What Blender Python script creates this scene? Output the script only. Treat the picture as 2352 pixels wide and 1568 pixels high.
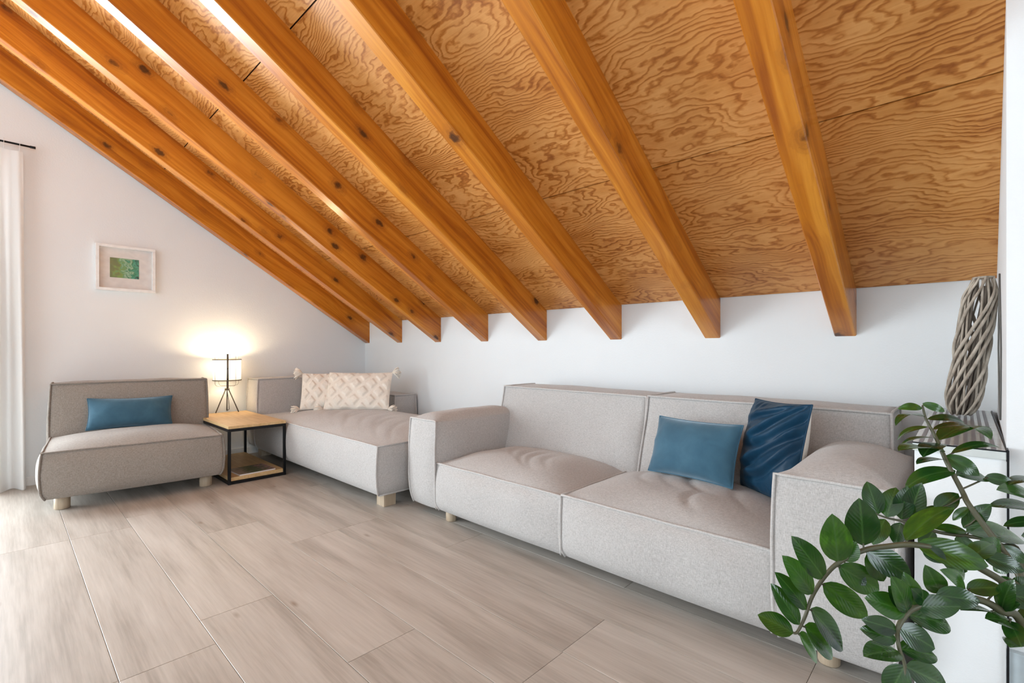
import bpy, bmesh, math, random
from mathutils import Vector, Matrix, noise
for o in list(bpy.data.objects): bpy.data.objects.remove(o)
scene = bpy.context.scene
COL = scene.collection
random.seed(7)
PI = math.pi

# ---------------------------------------------------------------- camera
cam_d = bpy.data.cameras.new('camera'); cam = bpy.data.objects.new('camera', cam_d); COL.objects.link(cam)
cam.location = (4.8069, -2.7329, 0.96675)
cam.rotation_euler = (PI/2, 0, math.radians(43.3705))
cam_d.sensor_width = 36.0; cam_d.lens = 36.0*1103.54/2352.0
cam_d.shift_y = (799.9-784.0)/2352.0
cam_d.clip_start = 0.02; cam_d.clip_end = 60
scene.camera = cam

# ---------------------------------------------------------------- world, daylight, exposure
world = bpy.data.worlds.new('world'); scene.world = world; world.use_nodes = True
wn = world.node_tree.nodes['Background']; wn.inputs['Color'].default_value = (0.86, 0.93, 1.0, 1); wn.inputs['Strength'].default_value = 1.5
def area(name, loc, rot, sx, sy, power, color):
    d = bpy.data.lights.new(name, 'AREA'); d.shape = 'RECTANGLE'; d.size = sx; d.size_y = sy; d.energy = power; d.color = color
    o = bpy.data.objects.new(name, d); COL.objects.link(o); o.location = loc; o.rotation_euler = rot; return o
# daylight through the gable balcony door; unseen fill added behind and far right
area('daylight_gable_door', (-0.30, -3.925, 1.17), (0, -PI/2, 0), 2.15, 2.00, 205, (0.86, 0.945, 1.0))
area('rear_fill_light', (3.4, -6.15, 1.55), (PI/2, 0, 0), 3.4, 1.7, 32, (0.80, 0.92, 1.0))
area('side_fill_light', (7.75, -3.4, 1.5), (0, PI/2, 0), 1.6, 1.8, 58, (0.78, 0.91, 1.0))
scene.view_settings.view_transform = 'Standard'; scene.view_settings.look = 'None'
scene.view_settings.exposure = 0.54; scene.view_settings.gamma = 1.0; scene.view_settings.use_curve_mapping = False

# ---------------------------------------------------------------- node helpers
def new_mat(name):
    m = bpy.data.materials.new(name); m.use_nodes = True
    nt = m.node_tree; return m, nt, nt.nodes['Principled BSDF']
def nd(nt, typ, **kw):
    n = nt.nodes.new(typ)
    for k, v in kw.items():
        if k.startswith('_'): setattr(n, k[1:], v)
        else:
            key = int(k[1:]) if (k[0] == 'i' and k[1:].isdigit()) else k.replace('__', ' ')
            s = n.inputs[key]
            if hasattr(v, 'is_output') or isinstance(v, bpy.types.NodeSocket): nt.links.new(v, s)
            else: s.default_value = v
    return n
def math_(nt, op, a, b=None, c=None):
    n = nt.nodes.new('ShaderNodeMath'); n.operation = op
    for i, v in enumerate((a, b, c)):
        if v is None: continue
        if isinstance(v, bpy.types.NodeSocket): nt.links.new(v, n.inputs[i])
        else: n.inputs[i].default_value = v
    return n.outputs[0]
def ramp(nt, fac, stops, interp='LINEAR'):
    n = nt.nodes.new('ShaderNodeValToRGB'); n.color_ramp.interpolation = interp
    nt.links.new(fac, n.inputs[0]); el = n.color_ramp.elements
    while len(el) < len(stops): el.new(0.5)
    for e, (p, c) in zip(el, stops):
        e.position = p; e.color = (c, c, c, 1) if isinstance(c, (int, float)) else (*c, 1)
    return n.outputs[0]
def mix(nt, fac, a, b, mode='MIX'):
    n = nt.nodes.new('ShaderNodeMix'); n.data_type = 'RGBA'; n.blend_type = mode
    for k, v in ((0, fac), (6, a), (7, b)):
        if isinstance(v, bpy.types.NodeSocket): nt.links.new(v, n.inputs[k])
        elif k == 0: n.inputs[0].default_value = v
        else: n.inputs[k].default_value = (*v, 1)
    return n.outputs[2]
def coords(nt, rnd=True, scale=(1, 1, 1), kind='Object'):
    tc = nt.nodes.new('ShaderNodeTexCoord').outputs[kind]
    if rnd:
        oi = nt.nodes.new('ShaderNodeObjectInfo').outputs['Random']
        cx = nt.nodes.new('ShaderNodeCombineXYZ')
        for i, f in enumerate((37.0, 61.0, 23.0)): nt.links.new(math_(nt, 'MULTIPLY', oi, f), cx.inputs[i])
        v = nt.nodes.new('ShaderNodeVectorMath'); v.operation = 'ADD'
        nt.links.new(tc, v.inputs[0]); nt.links.new(cx.outputs[0], v.inputs[1]); tc = v.outputs[0]
    return tc
def scaled(nt, vec, s):
    v = nt.nodes.new('ShaderNodeVectorMath'); v.operation = 'MULTIPLY'
    nt.links.new(vec, v.inputs[0]); v.inputs[1].default_value = s; return v.outputs[0]
def noise_(nt, vec, scale=1.0, detail=2.0, rough=0.5, dist=0.0):
    n = nt.nodes.new('ShaderNodeTexNoise'); nt.links.new(vec, n.inputs['Vector'])
    n.inputs['Scale'].default_value = scale; n.inputs['Detail'].default_value = detail
    n.inputs['Roughness'].default_value = rough; n.inputs['Distortion'].default_value = dist
    return n.outputs[0]
def bump(nt, bsdf, height, strength, dist=0.01):
    b = nt.nodes.new('ShaderNodeBump'); b.inputs['Strength'].default_value = strength; b.inputs['Distance'].default_value = dist
    nt.links.new(height, b.inputs['Height']); nt.links.new(b.outputs[0], bsdf.inputs['Normal'])
def setp(b, **kw):
    for k, v in kw.items():
        k = k.replace('__', ' ')
        if isinstance(v, bpy.types.NodeSocket): b.id_data.links.new(v, b.inputs[k])
        else: b.inputs[k].default_value = (*v, 1) if isinstance(v, tuple) and len(v) == 3 else v

# ---------------------------------------------------------------- materials
def m_plain(name, col, rough=0.6, metal=0.0, **kw):
    m, nt, b = new_mat(name); setp(b, Base__Color=col, Roughness=rough, Metallic=metal)
    tc = coords(nt); n = noise_(nt, tc, 30, 3)
    r = ramp(nt, n, [(0.3, tuple(c*0.94 for c in col)), (0.7, tuple(min(1, c*1.05) for c in col))]); setp(b, Base__Color=r)
    for k, v in kw.items(): setp(b, **{k: v})
    return m
def m_plaster():
    m, nt, b = new_mat('white_plaster'); tc = coords(nt, False)
    n1 = noise_(nt, tc, 1.6, 3); c = ramp(nt, n1, [(0.3, (0.775, 0.80, 0.812)), (0.7, (0.805, 0.83, 0.842))])
    setp(b, Base__Color=c, Roughness=0.92)
    h = noise_(nt, tc, 95, 5, 0.65); bump(nt, b, h, 0.22, 0.004); return m
def m_fabric(name, c1, c2, cross=1.0):
    m, nt, b = new_mat(name); tc = coords(nt)
    a = noise_(nt, scaled(nt, tc, (420, 420, 90)), 1, 2); d = noise_(nt, scaled(nt, tc, (90, 90, 420)), 1, 2)
    s = math_(nt, 'ADD', math_(nt, 'MULTIPLY', a, 0.55), math_(nt, 'MULTIPLY', d, 0.45))
    big = noise_(nt, tc, 4, 3)
    s2 = math_(nt, 'ADD', s, math_(nt, 'MULTIPLY', math_(nt, 'SUBTRACT', big, 0.5), 0.10))
    setp(b, Base__Color=ramp(nt, s2, [(0.30, c1), (0.66, c2)]), Roughness=0.95, Sheen__Weight=0.25, Sheen__Roughness=0.5)
    b.inputs['Specular IOR Level'].default_value = 0.2
    bump(nt, b, s, 0.35, 0.003); return m
def m_velvet(name, c1, c2):
    m, nt, b = new_mat(name); tc = coords(nt)
    n = noise_(nt, tc, 9, 4, 0.6, 0.4)
    setp(b, Base__Color=ramp(nt, n, [(0.3, c1), (0.7, c2)]), Roughness=0.75, Sheen__Weight=0.9, Sheen__Roughness=0.45)
    b.inputs['Sheen Tint'].default_value = (0.62, 0.78, 0.90, 1); b.inputs['Specular IOR Level'].default_value = 0.25
    bump(nt, b, noise_(nt, tc, 260, 2), 0.08, 0.002); return m
def m_pine():
    m, nt, b = new_mat('varnished_pine'); tc = coords(nt)
    warp = noise_(nt, scaled(nt, tc, (6, 1.2, 6)), 1, 2)
    wv = nt.nodes.new('ShaderNodeCombineXYZ'); nt.links.new(math_(nt, 'MULTIPLY', warp, 0.10), wv.inputs[0]); nt.links.new(math_(nt, 'MULTIPLY', warp, 0.10), wv.inputs[2])
    av = nt.nodes.new('ShaderNodeVectorMath'); av.operation = 'ADD'; nt.links.new(tc, av.inputs[0]); nt.links.new(wv.outputs[0], av.inputs[1]); tw = av.outputs[0]
    g = noise_(nt, scaled(nt, tw, (46, 1.1, 46)), 1, 3, 0.55)
    g2 = noise_(nt, scaled(nt, tw, (9, 0.5, 9)), 1, 2)
    f = math_(nt, 'ADD', math_(nt, 'MULTIPLY', g, 0.45), math_(nt, 'MULTIPLY', g2, 0.55))
    base = ramp(nt, f, [(0.36, (0.33, 0.082, 0.004)), (0.50, (0.54, 0.175, 0.011)), (0.64, (0.70, 0.280, 0.030))])
    rg = nt.nodes.new('ShaderNodeTexNoise'); nt.links.new(tc, rg.inputs['Vector']); rg.inputs['Scale'].default_value = 38.0; rg.inputs['Detail'].default_value = 3.0
    rs = nt.nodes.new('ShaderNodeVectorMath'); rs.operation = 'MULTIPLY_ADD'; nt.links.new(rg.outputs['Color'], rs.inputs[0]); rs.inputs[1].default_value = (0.022, 0.05, 0.022); nt.links.new(tw, rs.inputs[2])
    vo = nt.nodes.new('ShaderNodeTexVoronoi'); nt.links.new(scaled(nt, rs.outputs[0], (7.0, 4.4, 7.0)), vo.inputs['Vector']); vo.inputs['Scale'].default_value = 1.0
    sep = nt.nodes.new('ShaderNodeSeparateColor'); nt.links.new(vo.outputs['Color'], sep.inputs[0])
    gate = math_(nt, 'GREATER_THAN', sep.outputs[0], 0.12)
    core = math_(nt, 'MULTIPLY', ramp(nt, vo.outputs['Distance'], [(0.08, 1.0), (0.17, 0.0)]), gate)
    halo = math_(nt, 'MULTIPLY', ramp(nt, vo.outputs['Distance'], [(0.08, 0.6), (0.34, 0.0)]), gate)
    c = mix(nt, halo, base, (0.30, 0.085, 0.012)); c = mix(nt, math_(nt, 'MULTIPLY', core, 0.9), c, (0.055, 0.018, 0.006))
    rings = math_(nt, 'SINE', math_(nt, 'MULTIPLY', vo.outputs['Distance'], 70.0))
    c = mix(nt, math_(nt, 'MULTIPLY', math_(nt, 'MULTIPLY', halo, 0.5), math_(nt, 'GREATER_THAN', rings, 0.2)), c, (0.17, 0.045, 0.006))
    setp(b, Base__Color=c, Roughness=0.30); b.inputs['Coat Weight'].default_value = 0.25; b.inputs['Coat Roughness'].default_value = 0.22
    bump(nt, b, g, 0.08, 0.004); return m
def m_ply():
    m, nt, b = new_mat('stained_plywood'); tc = coords(nt)
    A = noise_(nt, scaled(nt, tc, (1.1, 3.0, 1)), 1, 1.0, 0.45)
    B = noise_(nt, scaled(nt, tc, (5, 12, 1)), 1, 2.5, 0.55)
    D = noise_(nt, scaled(nt, tc, (26, 40, 1)), 1, 2, 0.5)
    sp = nt.nodes.new('ShaderNodeSeparateXYZ'); nt.links.new(tc, sp.inputs[0])
    h = math_(nt, 'ADD', math_(nt, 'MULTIPLY', sp.outputs[1], 32.0), math_(nt, 'ADD', math_(nt, 'MULTIPLY', A, 25.0), math_(nt, 'ADD', math_(nt, 'MULTIPLY', B, 5.6), math_(nt, 'MULTIPLY', D, 0.8))))
    fr_ = math_(nt, 'FRACT', h)
    line = ramp(nt, fr_, [(0.0, 0.0), (0.45, 0.22), (0.74, 1.0), (0.90, 0.55), (1.0, 0.0)])
    zone = noise_(nt, scaled(nt, tc, (0.9, 2.2, 1)), 1, 2)
    lamp_ = math_(nt, 'ADD', 0.22, math_(nt, 'MULTIPLY', zone, 0.52))
    fine = noise_(nt, scaled(nt, tc, (9, 190, 1)), 1, 3)
    blot = noise_(nt, scaled(nt, tc, (2.6, 6.5, 1)), 1, 4, 0.6)
    f = math_(nt, 'ADD', math_(nt, 'SUBTRACT', math_(nt, 'ADD', math_(nt, 'MULTIPLY', fine, 0.35), math_(nt, 'MULTIPLY', blot, 0.95)), 0.02), math_(nt, 'MULTIPLY', math_(nt, 'MULTIPLY', line, -0.85), lamp_))
    c = ramp(nt, f, [(0.08, (0.310, 0.092, 0.009)), (0.30, (0.465, 0.170, 0.027)), (0.50, (0.620, 0.275, 0.066)), (0.75, (0.73, 0.365, 0.115))])
    setp(b, Base__Color=c, Roughness=0.42); b.inputs['Coat Weight'].default_value = 0.15; b.inputs['Coat Roughness'].default_value = 0.3
    bump(nt, b, fine, 0.06, 0.003); return m
def m_plank():
    m, nt, b = new_mat('pale_oak_laminate'); tc = coords(nt)
    warp = noise_(nt, scaled(nt, tc, (1.4, 7, 1)), 1, 2)
    g = noise_(nt, scaled(nt, tc, (1.0, 9, 1)), 1, 3, 0.55, 0.5)
    fine = noise_(nt, scaled(nt, tc, (5, 110, 1)), 1, 3, 0.6)
    oi = nt.nodes.new('ShaderNodeObjectInfo').outputs['Random']
    f = math_(nt, 'ADD', math_(nt, 'ADD', math_(nt, 'MULTIPLY', g, 0.62), math_(nt, 'MULTIPLY', fine, 0.30)), math_(nt, 'MULTIPLY', oi, 0.07))
    c = ramp(nt, f, [(0.36, (0.355, 0.315, 0.272)), (0.50, (0.475, 0.432, 0.384)), (0.64, (0.560, 0.516, 0.466))])
    vo = nt.nodes.new('ShaderNodeTexVoronoi'); nt.links.new(scaled(nt, tc, (2.6, 8.0, 1)), vo.inputs['Vector']); vo.inputs['Scale'].default_value = 1.0
    sep = nt.nodes.new('ShaderNodeSeparateColor'); nt.links.new(vo.outputs['Color'], sep.inputs[0])
    k = math_(nt, 'MULTIPLY', ramp(nt, vo.outputs['Distance'], [(0.02, 0.75), (0.10, 0.0)]), math_(nt, 'GREATER_THAN', sep.outputs[0], 0.35))
    c = mix(nt, k, c, (0.23, 0.165, 0.115))
    setp(b, Base__Color=c, Roughness=0.42); bump(nt, b, fine, 0.05, 0.002); return m
def m_wood(name, c1, c2, sc=(4, 60, 60), rough=0.45):
    m, nt, b = new_mat(name); tc = coords(nt)
    g = noise_(nt, scaled(nt, tc, sc), 1, 3, 0.55, 0.4); setp(b, Base__Color=ramp(nt, g, [(0.3, c1), (0.7, c2)]), Roughness=rough)
    bump(nt, b, g, 0.05, 0.003); return m
def m_leaf():
    m, nt, b = new_mat('glossy_leaf'); tc = coords(nt, False)
    sp = nt.nodes.new('ShaderNodeSeparateXYZ'); nt.links.new(tc, sp.inputs[0])
    oi = nt.nodes.new('ShaderNodeObjectInfo').outputs['Random']
    n = noise_(nt, scaled(nt, coords(nt), (3, 4, 3)), 1, 3)
    f = math_(nt, 'ADD', math_(nt, 'MULTIPLY', n, 0.6), math_(nt, 'MULTIPLY', oi, 0.45))
    c = ramp(nt, f, [(0.22, (0.005, 0.019, 0.009)), (0.45, (0.006, 0.030, 0.009)), (0.62, (0.013, 0.058, 0.009)), (0.75, (0.026, 0.085, 0.009)), (0.92, (0.070, 0.200, 0.010))])
    ay = math_(nt, 'ABSOLUTE', sp.outputs[1])
    rib = ramp(nt, ay, [(0.008, 0.75), (0.045, 0.0)]); c = mix(nt, rib, c, (0.045, 0.11, 0.03))
    vein = math_(nt, 'SINE', math_(nt, 'MULTIPLY', math_(nt, 'SUBTRACT', sp.outputs[0], math_(nt, 'MULTIPLY', ay, 0.8)), 62.0))
    setp(b, Base__Color=c, Roughness=0.19); b.inputs['Specular IOR Level'].default_value = 0.6
    bump(nt, b, vein, 0.05, 0.02)
    geo = nt.nodes.new('ShaderNodeNewGeometry'); tr = nt.nodes.new('ShaderNodeBsdfTranslucent'); tr.inputs[0].default_value = (0.10, 0.30, 0.02, 1)
    ms = nt.nodes.new('ShaderNodeMixShader'); ms.inputs[0].default_value = 0.18
    nt.links.new(b.outputs[0], ms.inputs[1]); nt.links.new(tr.outputs[0], ms.inputs[2]); nt.links.new(ms.outputs[0], nt.nodes['Material Output'].inputs[0])
    return m
def m_cloth_sheer():
    m, nt, b = new_mat('white_sheer_cloth'); tc = coords(nt, False)
    setp(b, Base__Color=(0.86, 0.86, 0.85), Roughness=0.9); bump(nt, b, noise_(nt, tc, 350, 2), 0.1, 0.002)
    tr = nt.nodes.new('ShaderNodeBsdfTranslucent'); tr.inputs[0].default_value = (0.85, 0.85, 0.84, 1)
    ms = nt.nodes.new('ShaderNodeMixShader'); ms.inputs[0].default_value = 0.34
    nt.links.new(b.outputs[0], ms.inputs[1]); nt.links.new(tr.outputs[0], ms.inputs[2]); nt.links.new(ms.outputs[0], nt.nodes['Material Output'].inputs[0]); return m
def m_shade():
    m, nt, b = new_mat('white_lampshade'); setp(b, Base__Color=(0.92, 0.91, 0.88), Roughness=0.9)
    tr = nt.nodes.new('ShaderNodeBsdfTranslucent'); tr.inputs[0].default_value = (0.95, 0.93, 0.88, 1)
    ms = nt.nodes.new('ShaderNodeMixShader'); ms.inputs[0].default_value = 0.22
    nt.links.new(b.outputs[0], ms.inputs[1]); nt.links.new(tr.outputs[0], ms.inputs[2]); nt.links.new(ms.outputs[0], nt.nodes['Material Output'].inputs[0]); return m
def m_glass():
    m, nt, b = new_mat('clear_glass')
    t = nt.nodes.new('ShaderNodeBsdfTransparent'); g = nt.nodes.new('ShaderNodeBsdfGlossy'); g.inputs['Roughness'].default_value = 0.03
    ms = nt.nodes.new('ShaderNodeMixShader'); ms.inputs[0].default_value = 0.05
    nt.links.new(t.outputs[0], ms.inputs[1]); nt.links.new(g.outputs[0], ms.inputs[2]); nt.links.new(ms.outputs[0], nt.nodes['Material Output'].inputs[0]); return m
def m_emit(name, col, s):
    m, nt, b = new_mat(name); setp(b, Base__Color=col); b.inputs['Emission Color'].default_value = (*col, 1); b.inputs['Emission Strength'].default_value = s; return m
def m_print(name, stops, sc, seed):
    m, nt, b = new_mat(name); tc = nt.nodes.new('ShaderNodeTexCoord').outputs['Generated']
    v = nt.nodes.new('ShaderNodeVectorMath'); v.operation = 'ADD'; nt.links.new(tc, v.inputs[0]); v.inputs[1].default_value = (seed, seed*1.7, 0)
    n = noise_(nt, v.outputs[0], sc, 4, 0.55, 1.2)
    sp = nt.nodes.new('ShaderNodeSeparateXYZ'); nt.links.new(tc, sp.inputs[0])
    f = math_(nt, 'ADD', math_(nt, 'MULTIPLY', n, 0.75), math_(nt, 'MULTIPLY', math_(nt, 'SUBTRACT', sp.outputs[1], 0.5), 0.55))
    setp(b, Base__Color=ramp(nt, f, stops), Roughness=0.4); return m
M = {}
M['plaster'] = m_plaster()
M['fabric'] = m_fabric('greige_sofa_fabric', (0.365, 0.350, 0.340), (0.555, 0.542, 0.530))
M['piping'] = m_fabric('greige_piping', (0.42, 0.405, 0.395), (0.59, 0.575, 0.56))
M['taupe'] = m_fabric('shade_darkened_taupe_tweed', (0.205, 0.180, 0.156), (0.36, 0.325, 0.29))  # coarser tweed tone, darkened further to stand in for shade on the seat front
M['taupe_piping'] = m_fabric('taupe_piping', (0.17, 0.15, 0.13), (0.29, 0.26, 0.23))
M['cream'] = m_fabric('cream_tufted_cotton', (0.80, 0.735, 0.64), (0.90, 0.85, 0.775))
M['cream_back'] = m_fabric('cream_linen', (0.62, 0.57, 0.50), (0.74, 0.70, 0.64))
M['blue'] = m_velvet('dusty_blue_velvet', (0.030, 0.095, 0.150), (0.050, 0.135, 0.200))
M['navy'] = m_velvet('petrol_blue_satin', (0.002, 0.026, 0.058), (0.004, 0.044, 0.092)); 
_nb = M['navy'].node_tree.nodes['Principled BSDF']; _nb.inputs['Roughness'].default_value = 0.5; _nb.inputs['Sheen Weight'].default_value = 0.06
M['pine'] = m_pine(); M['ply'] = m_ply(); M['plank'] = m_plank()
M['subfloor'] = m_plain('dark_subfloor', (0.30, 0.24, 0.19), 0.8)
M['ceilback'] = m_plain('dark_roof_boards', (0.07, 0.03, 0.012), 0.8)
M['oak'] = m_wood('oak_table_top', (0.56, 0.37, 0.165), (0.70, 0.50, 0.26), (5, 45, 45))
M['legwood'] = m_wood('beech_leg', (0.42, 0.32, 0.22), (0.56, 0.45, 0.33), (60, 60, 5))
M['black'] = m_plain('black_steel', (0.012, 0.013, 0.015), 0.45, 0.6)
M['iron'] = m_plain('dark_grey_iron', (0.14, 0.132, 0.12), 0.5, 0.5)
M['white'] = m_plain('white_lacquer', (0.82, 0.82, 0.81), 0.4)
M['mat'] = m_plain('white_mount_board', (0.80, 0.79, 0.77), 0.9)
M['art'] = m_print('green_watercolour', [(0.14, (0.16, 0.22, 0.10)), (0.28, (0.20, 0.36, 0.10)), (0.38, (0.12, 0.36, 0.20)), (0.44, (0.36, 0.58, 0.42)), (0.50, (0.0, 0.22, 0.11)), (0.58, (0.05, 0.40, 0.28)), (0.66, (0.0, 0.13, 0.10)), (0.80, (0.02, 0.03, 0.035))], 3.4, 3.1)
M['mag'] = m_print('magazine_cover', [(0.15, (0.30, 0.25, 0.22)), (0.35, (0.06, 0.10, 0.03)), (0.5, (0.10, 0.12, 0.07)), (0.6, (0.40, 0.20, 0.20)), (0.8, (0.6, 0.55, 0.5))], 6.0, 1.3)
M['paper'] = m_plain('paper_edge', (0.75, 0.73, 0.70), 0.8)
M['leaf'] = m_leaf()
M['stem'] = m_plain('plant_stem', (0.075, 0.075, 0.040), 0.5)
M['soil'] = m_plain('potting_soil', (0.035, 0.025, 0.018), 0.95)
M['pot'] = m_plain('grey_ceramic_pot', (0.35, 0.36, 0.37), 0.5)
M['willow'] = m_wood('weathered_willow', (0.25, 0.205, 0.16), (0.56, 0.50, 0.42), (40, 40, 14), 0.8)
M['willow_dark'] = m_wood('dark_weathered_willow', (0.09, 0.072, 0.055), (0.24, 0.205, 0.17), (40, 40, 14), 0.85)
M['sheer'] = m_cloth_sheer(); M['shade'] = m_shade(); M['glass'] = m_glass()
M['bulb'] = m_emit('warm_bulb', (1.0, 0.86, 0.66), 30)
M['slate'] = m_plain('grey_slat', (0.20, 0.19, 0.20), 0.45)
M['trayglass'] = m_plain('pale_glass_tray', (0.62, 0.66, 0.65), 0.15)
M['plinth'] = m_plain('pale_blue_plinth', (0.50, 0.58, 0.62), 0.4)
M['cord'] = m_plain('grey_cord', (0.13, 0.125, 0.115), 0.8)

# ---------------------------------------------------------------- mesh helpers
def obj(name, verts, faces, mat, parent=None, smooth=False, loc=None, rot=None):
    me = bpy.data.meshes.new(name); me.from_pydata([tuple(v) for v in verts], [], faces); me.update()
    if mat: me.materials.append(M[mat] if isinstance(mat, str) else mat)
    if smooth: me.polygons.foreach_set('use_smooth', [True]*len(me.polygons))
    o = bpy.data.objects.new(name, me); COL.objects.link(o)
    if parent: o.parent = parent
    if loc: o.location = loc
    if rot: o.rotation_euler = rot
    return o
def inst(name, me, parent=None, mw=None):
    o = bpy.data.objects.new(name, me); COL.objects.link(o)
    if parent: o.parent = parent
    if mw is not None: o.matrix_local = mw
    return o
def tag(o, label=None, cat=None, group=None, kind=None):
    if label: o['label'] = label
    if cat: o['category'] = cat
    if group: o['group'] = group
    if kind: o['kind'] = kind
    return o
def thing(name, loc, rotz=0.0, label=None, cat=None, group=None):
    o = bpy.data.objects.new(name, None); COL.objects.link(o); o.empty_display_size = 0.1
    o.location = loc; o.rotation_euler = (0, 0, rotz); return tag(o, label, cat, group)
BF = [(0, 3, 2, 1), (4, 5, 6, 7), (0, 1, 5, 4), (1, 2, 6, 5), (2, 3, 7, 6), (3, 0, 4, 7)]
def boxv(x0, x1, y0, y1, z0, z1):
    return [(x0, y0, z0), (x1, y0, z0), (x1, y1, z0), (x0, y1, z0), (x0, y0, z1), (x1, y0, z1), (x1, y1, z1), (x0, y1, z1)]
class MB:
    def __init__(s): s.v = []; s.f = []
    def add(s, v, f):
        n = len(s.v); s.v += list(v); s.f += [tuple(i+n for i in q) for q in f]; return s
    def box(s, *a): return s.add(boxv(*a), BF)
    def bbox(s, x0, x1, y0, y1, z0, z1, b=0.004):
        bm = bmesh.new(); vs = [bm.verts.new(v) for v in boxv(x0, x1, y0, y1, z0, z1)]
        for q in BF: bm.faces.new([vs[i] for i in q])
        bmesh.ops.bevel(bm, geom=bm.edges[:], offset=b, segments=2, affect='EDGES', profile=0.6)
        bm.verts.index_update(); s.add([v.co.copy() for v in bm.verts], [tuple(v.index for v in f.verts) for f in bm.faces]); bm.free(); return s
    def prism(s, poly, axis, a, b):
        n = len(poly)
        def mk(p, t): return (t, p[0], p[1]) if axis == 'x' else ((p[0], t, p[1]) if axis == 'y' else (p[0], p[1], t))
        s.add([mk(p, a) for p in poly]+[mk(p, b) for p in poly], [tuple(range(n))[::-1], tuple(range(n, 2*n))]+[(i, (i+1) % n, n+(i+1) % n, n+i) for i in range(n)]); return s
    def tube(s, pts, r, k=8, closed=False, cap=True, flat=1.0):
        pts = [Vector(p) for p in pts]; n = len(pts); rr = r if isinstance(r, (list, tuple)) else [r]*n
        t0 = (pts[1]-pts[0]).normalized(); up = Vector((0, 0, 1)) if abs(t0.z) < 0.9 else Vector((1, 0, 0))
        nr = t0.cross(up).normalized(); vs = []
        for i in range(n):
            if closed: t = (pts[(i+1) % n]-pts[i-1])
            else: t = pts[min(i+1, n-1)]-pts[max(i-1, 0)]
            if t.length < 1e-9: t = t0.copy()
            t.normalize(); nr = (nr-t*nr.dot(t))
            if nr.length < 1e-6: nr = t.orthogonal()
            nr.normalize(); bn = t.cross(nr)
            for j in range(k):
                a = 2*PI*j/k; vs.append(pts[i]+nr*(rr[i]*math.cos(a))+bn*(rr[i]*flat*math.sin(a)))
        fs = []
        for i in range(n if closed else n-1):
            for j in range(k):
                a = i*k+j; b2 = i*k+(j+1) % k; i2 = ((i+1) % n)*k
                fs.append((a, b2, i2+(j+1) % k, i2+j))
        if not closed and cap: fs += [tuple(range(k))[::-1], tuple(range((n-1)*k, n*k))]
        return s.add(vs, fs)
    def lathe(s, prof, c=(0, 0, 0), k=24, cap=True):
        vs = [(c[0]+r*math.cos(2*PI*j/k), c[1]+r*math.sin(2*PI*j/k), c[2]+z) for r, z in prof for j in range(k)]
        fs = [(i*k+j, i*k+(j+1) % k, (i+1)*k+(j+1) % k, (i+1)*k+j) for i in range(len(prof)-1) for j in range(k)]
        if cap: fs += [tuple(range(k))[::-1], tuple(range((len(prof)-1)*k, len(prof)*k))]
        return s.add(vs, fs)
    def build(s, name, mat, parent=None, smooth=False, **kw): return obj(name, s.v, s.f, mat, parent, smooth, **kw)

# ---------------------------------------------------------------- room shell
SL = 0.6375782; AL = math.atan(SL); CA, SA = math.cos(AL), math.sin(AL)
Z0 = 1.2436                              # ceiling height at the knee wall
YR = -3.9; ZR = Z0-SL*YR                 # ridge
YF = -5.6; ZF = ZR+SL*(YF-YR)            # rear wall
XR = 7.3
def zc(y): return Z0-SL*y if y > YR else ZR+SL*(y-YR)
def structure(o): o['kind'] = 'structure'; return o

floor = structure(MB().box(-0.02, XR+0.02, YF-0.02, 0.02, -0.08, -0.012).build('floor', 'subfloor'))
# planks: rows 0.2485 m wide, end joints where the photograph shows them
PW = 0.2485; rows = []
JOINT = {0: 2.972, 1: 2.37, 2: 3.874, 3: 3.424, 4: 2.83, 5: 1.52, 6: 3.014, 7: 2.092}
y_top = -1.0115+PW*5
nrow = 0; y = y_top
while y > YF+0.02:
    y1 = min(y, 0.0); y0 = max(y-PW, YF); idx = nrow-5
    js = JOINT.get(idx)
    if js is None: js = random.uniform(1.5, 3.0)
    js = [js+1.5*k for k in range(-3, 5)]
    xs = sorted([0.0]+[j for j in js if 0.05 < j < XR-0.05]+[XR])
    for a, b in zip(xs[:-1], xs[1:]):
        if y1-y0 < 0.02: continue
        hx, hy = (b-a)/2-0.0007, (y1-y0)/2-0.0007; c = 0.0011
        v = [(-hx, -hy, -.012), (hx, -hy, -.012), (hx, hy, -.012), (-hx, hy, -.012), (-hx, -hy, -c*.6), (hx, -hy, -c*.6), (hx, hy, -c*.6), (-hx, hy, -c*.6),
             (-hx+c, -hy+c, 0), (hx-c, -hy+c, 0), (hx-c, hy-c, 0), (-hx+c, hy-c, 0)]
        f = [(0, 1, 5, 4), (1, 2, 6, 5), (2, 3, 7, 6), (3, 0, 4, 7), (4, 5, 9, 8), (5, 6, 10, 9), (6, 7, 11, 10), (7, 4, 8, 11), (8, 9, 10, 11)]
        obj('plank', v, f, 'plank', floor, loc=((a+b)/2, (y0+y1)/2, 0))
    y -= PW; nrow += 1

wall_back = structure(MB().box(-0.25, XR+0.25, 0, 0.22, -0.08, Z0+0.10).build('wall_back', 'plaster'))
WY0, WY1, WZ0, WZ1 = -4.95, -2.90, 0.03, 2.28     # gable door opening
wl = MB()
wl.prism([(0.0, -0.08), (0.0, zc(0)+.05), (WY1, zc(WY1)+.05), (WY1, -0.08)], 'x', -0.22, 0)
wl.prism([(WY1, WZ1), (WY1, zc(WY1)+.05), (YR, ZR+.05), (WY0, zc(WY0)+.05), (WY0, WZ1)], 'x', -0.22, 0)
wl.prism([(WY0, -0.08), (WY0, zc(WY0)+.05), (YF, zc(YF)+.05), (YF, -0.08)], 'x', -0.22, 0)
wl.box(-0.22, 0, WY0, WY1, -0.08, WZ0)
wall_left = structure(wl.build('wall_left', 'plaster'))
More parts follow.
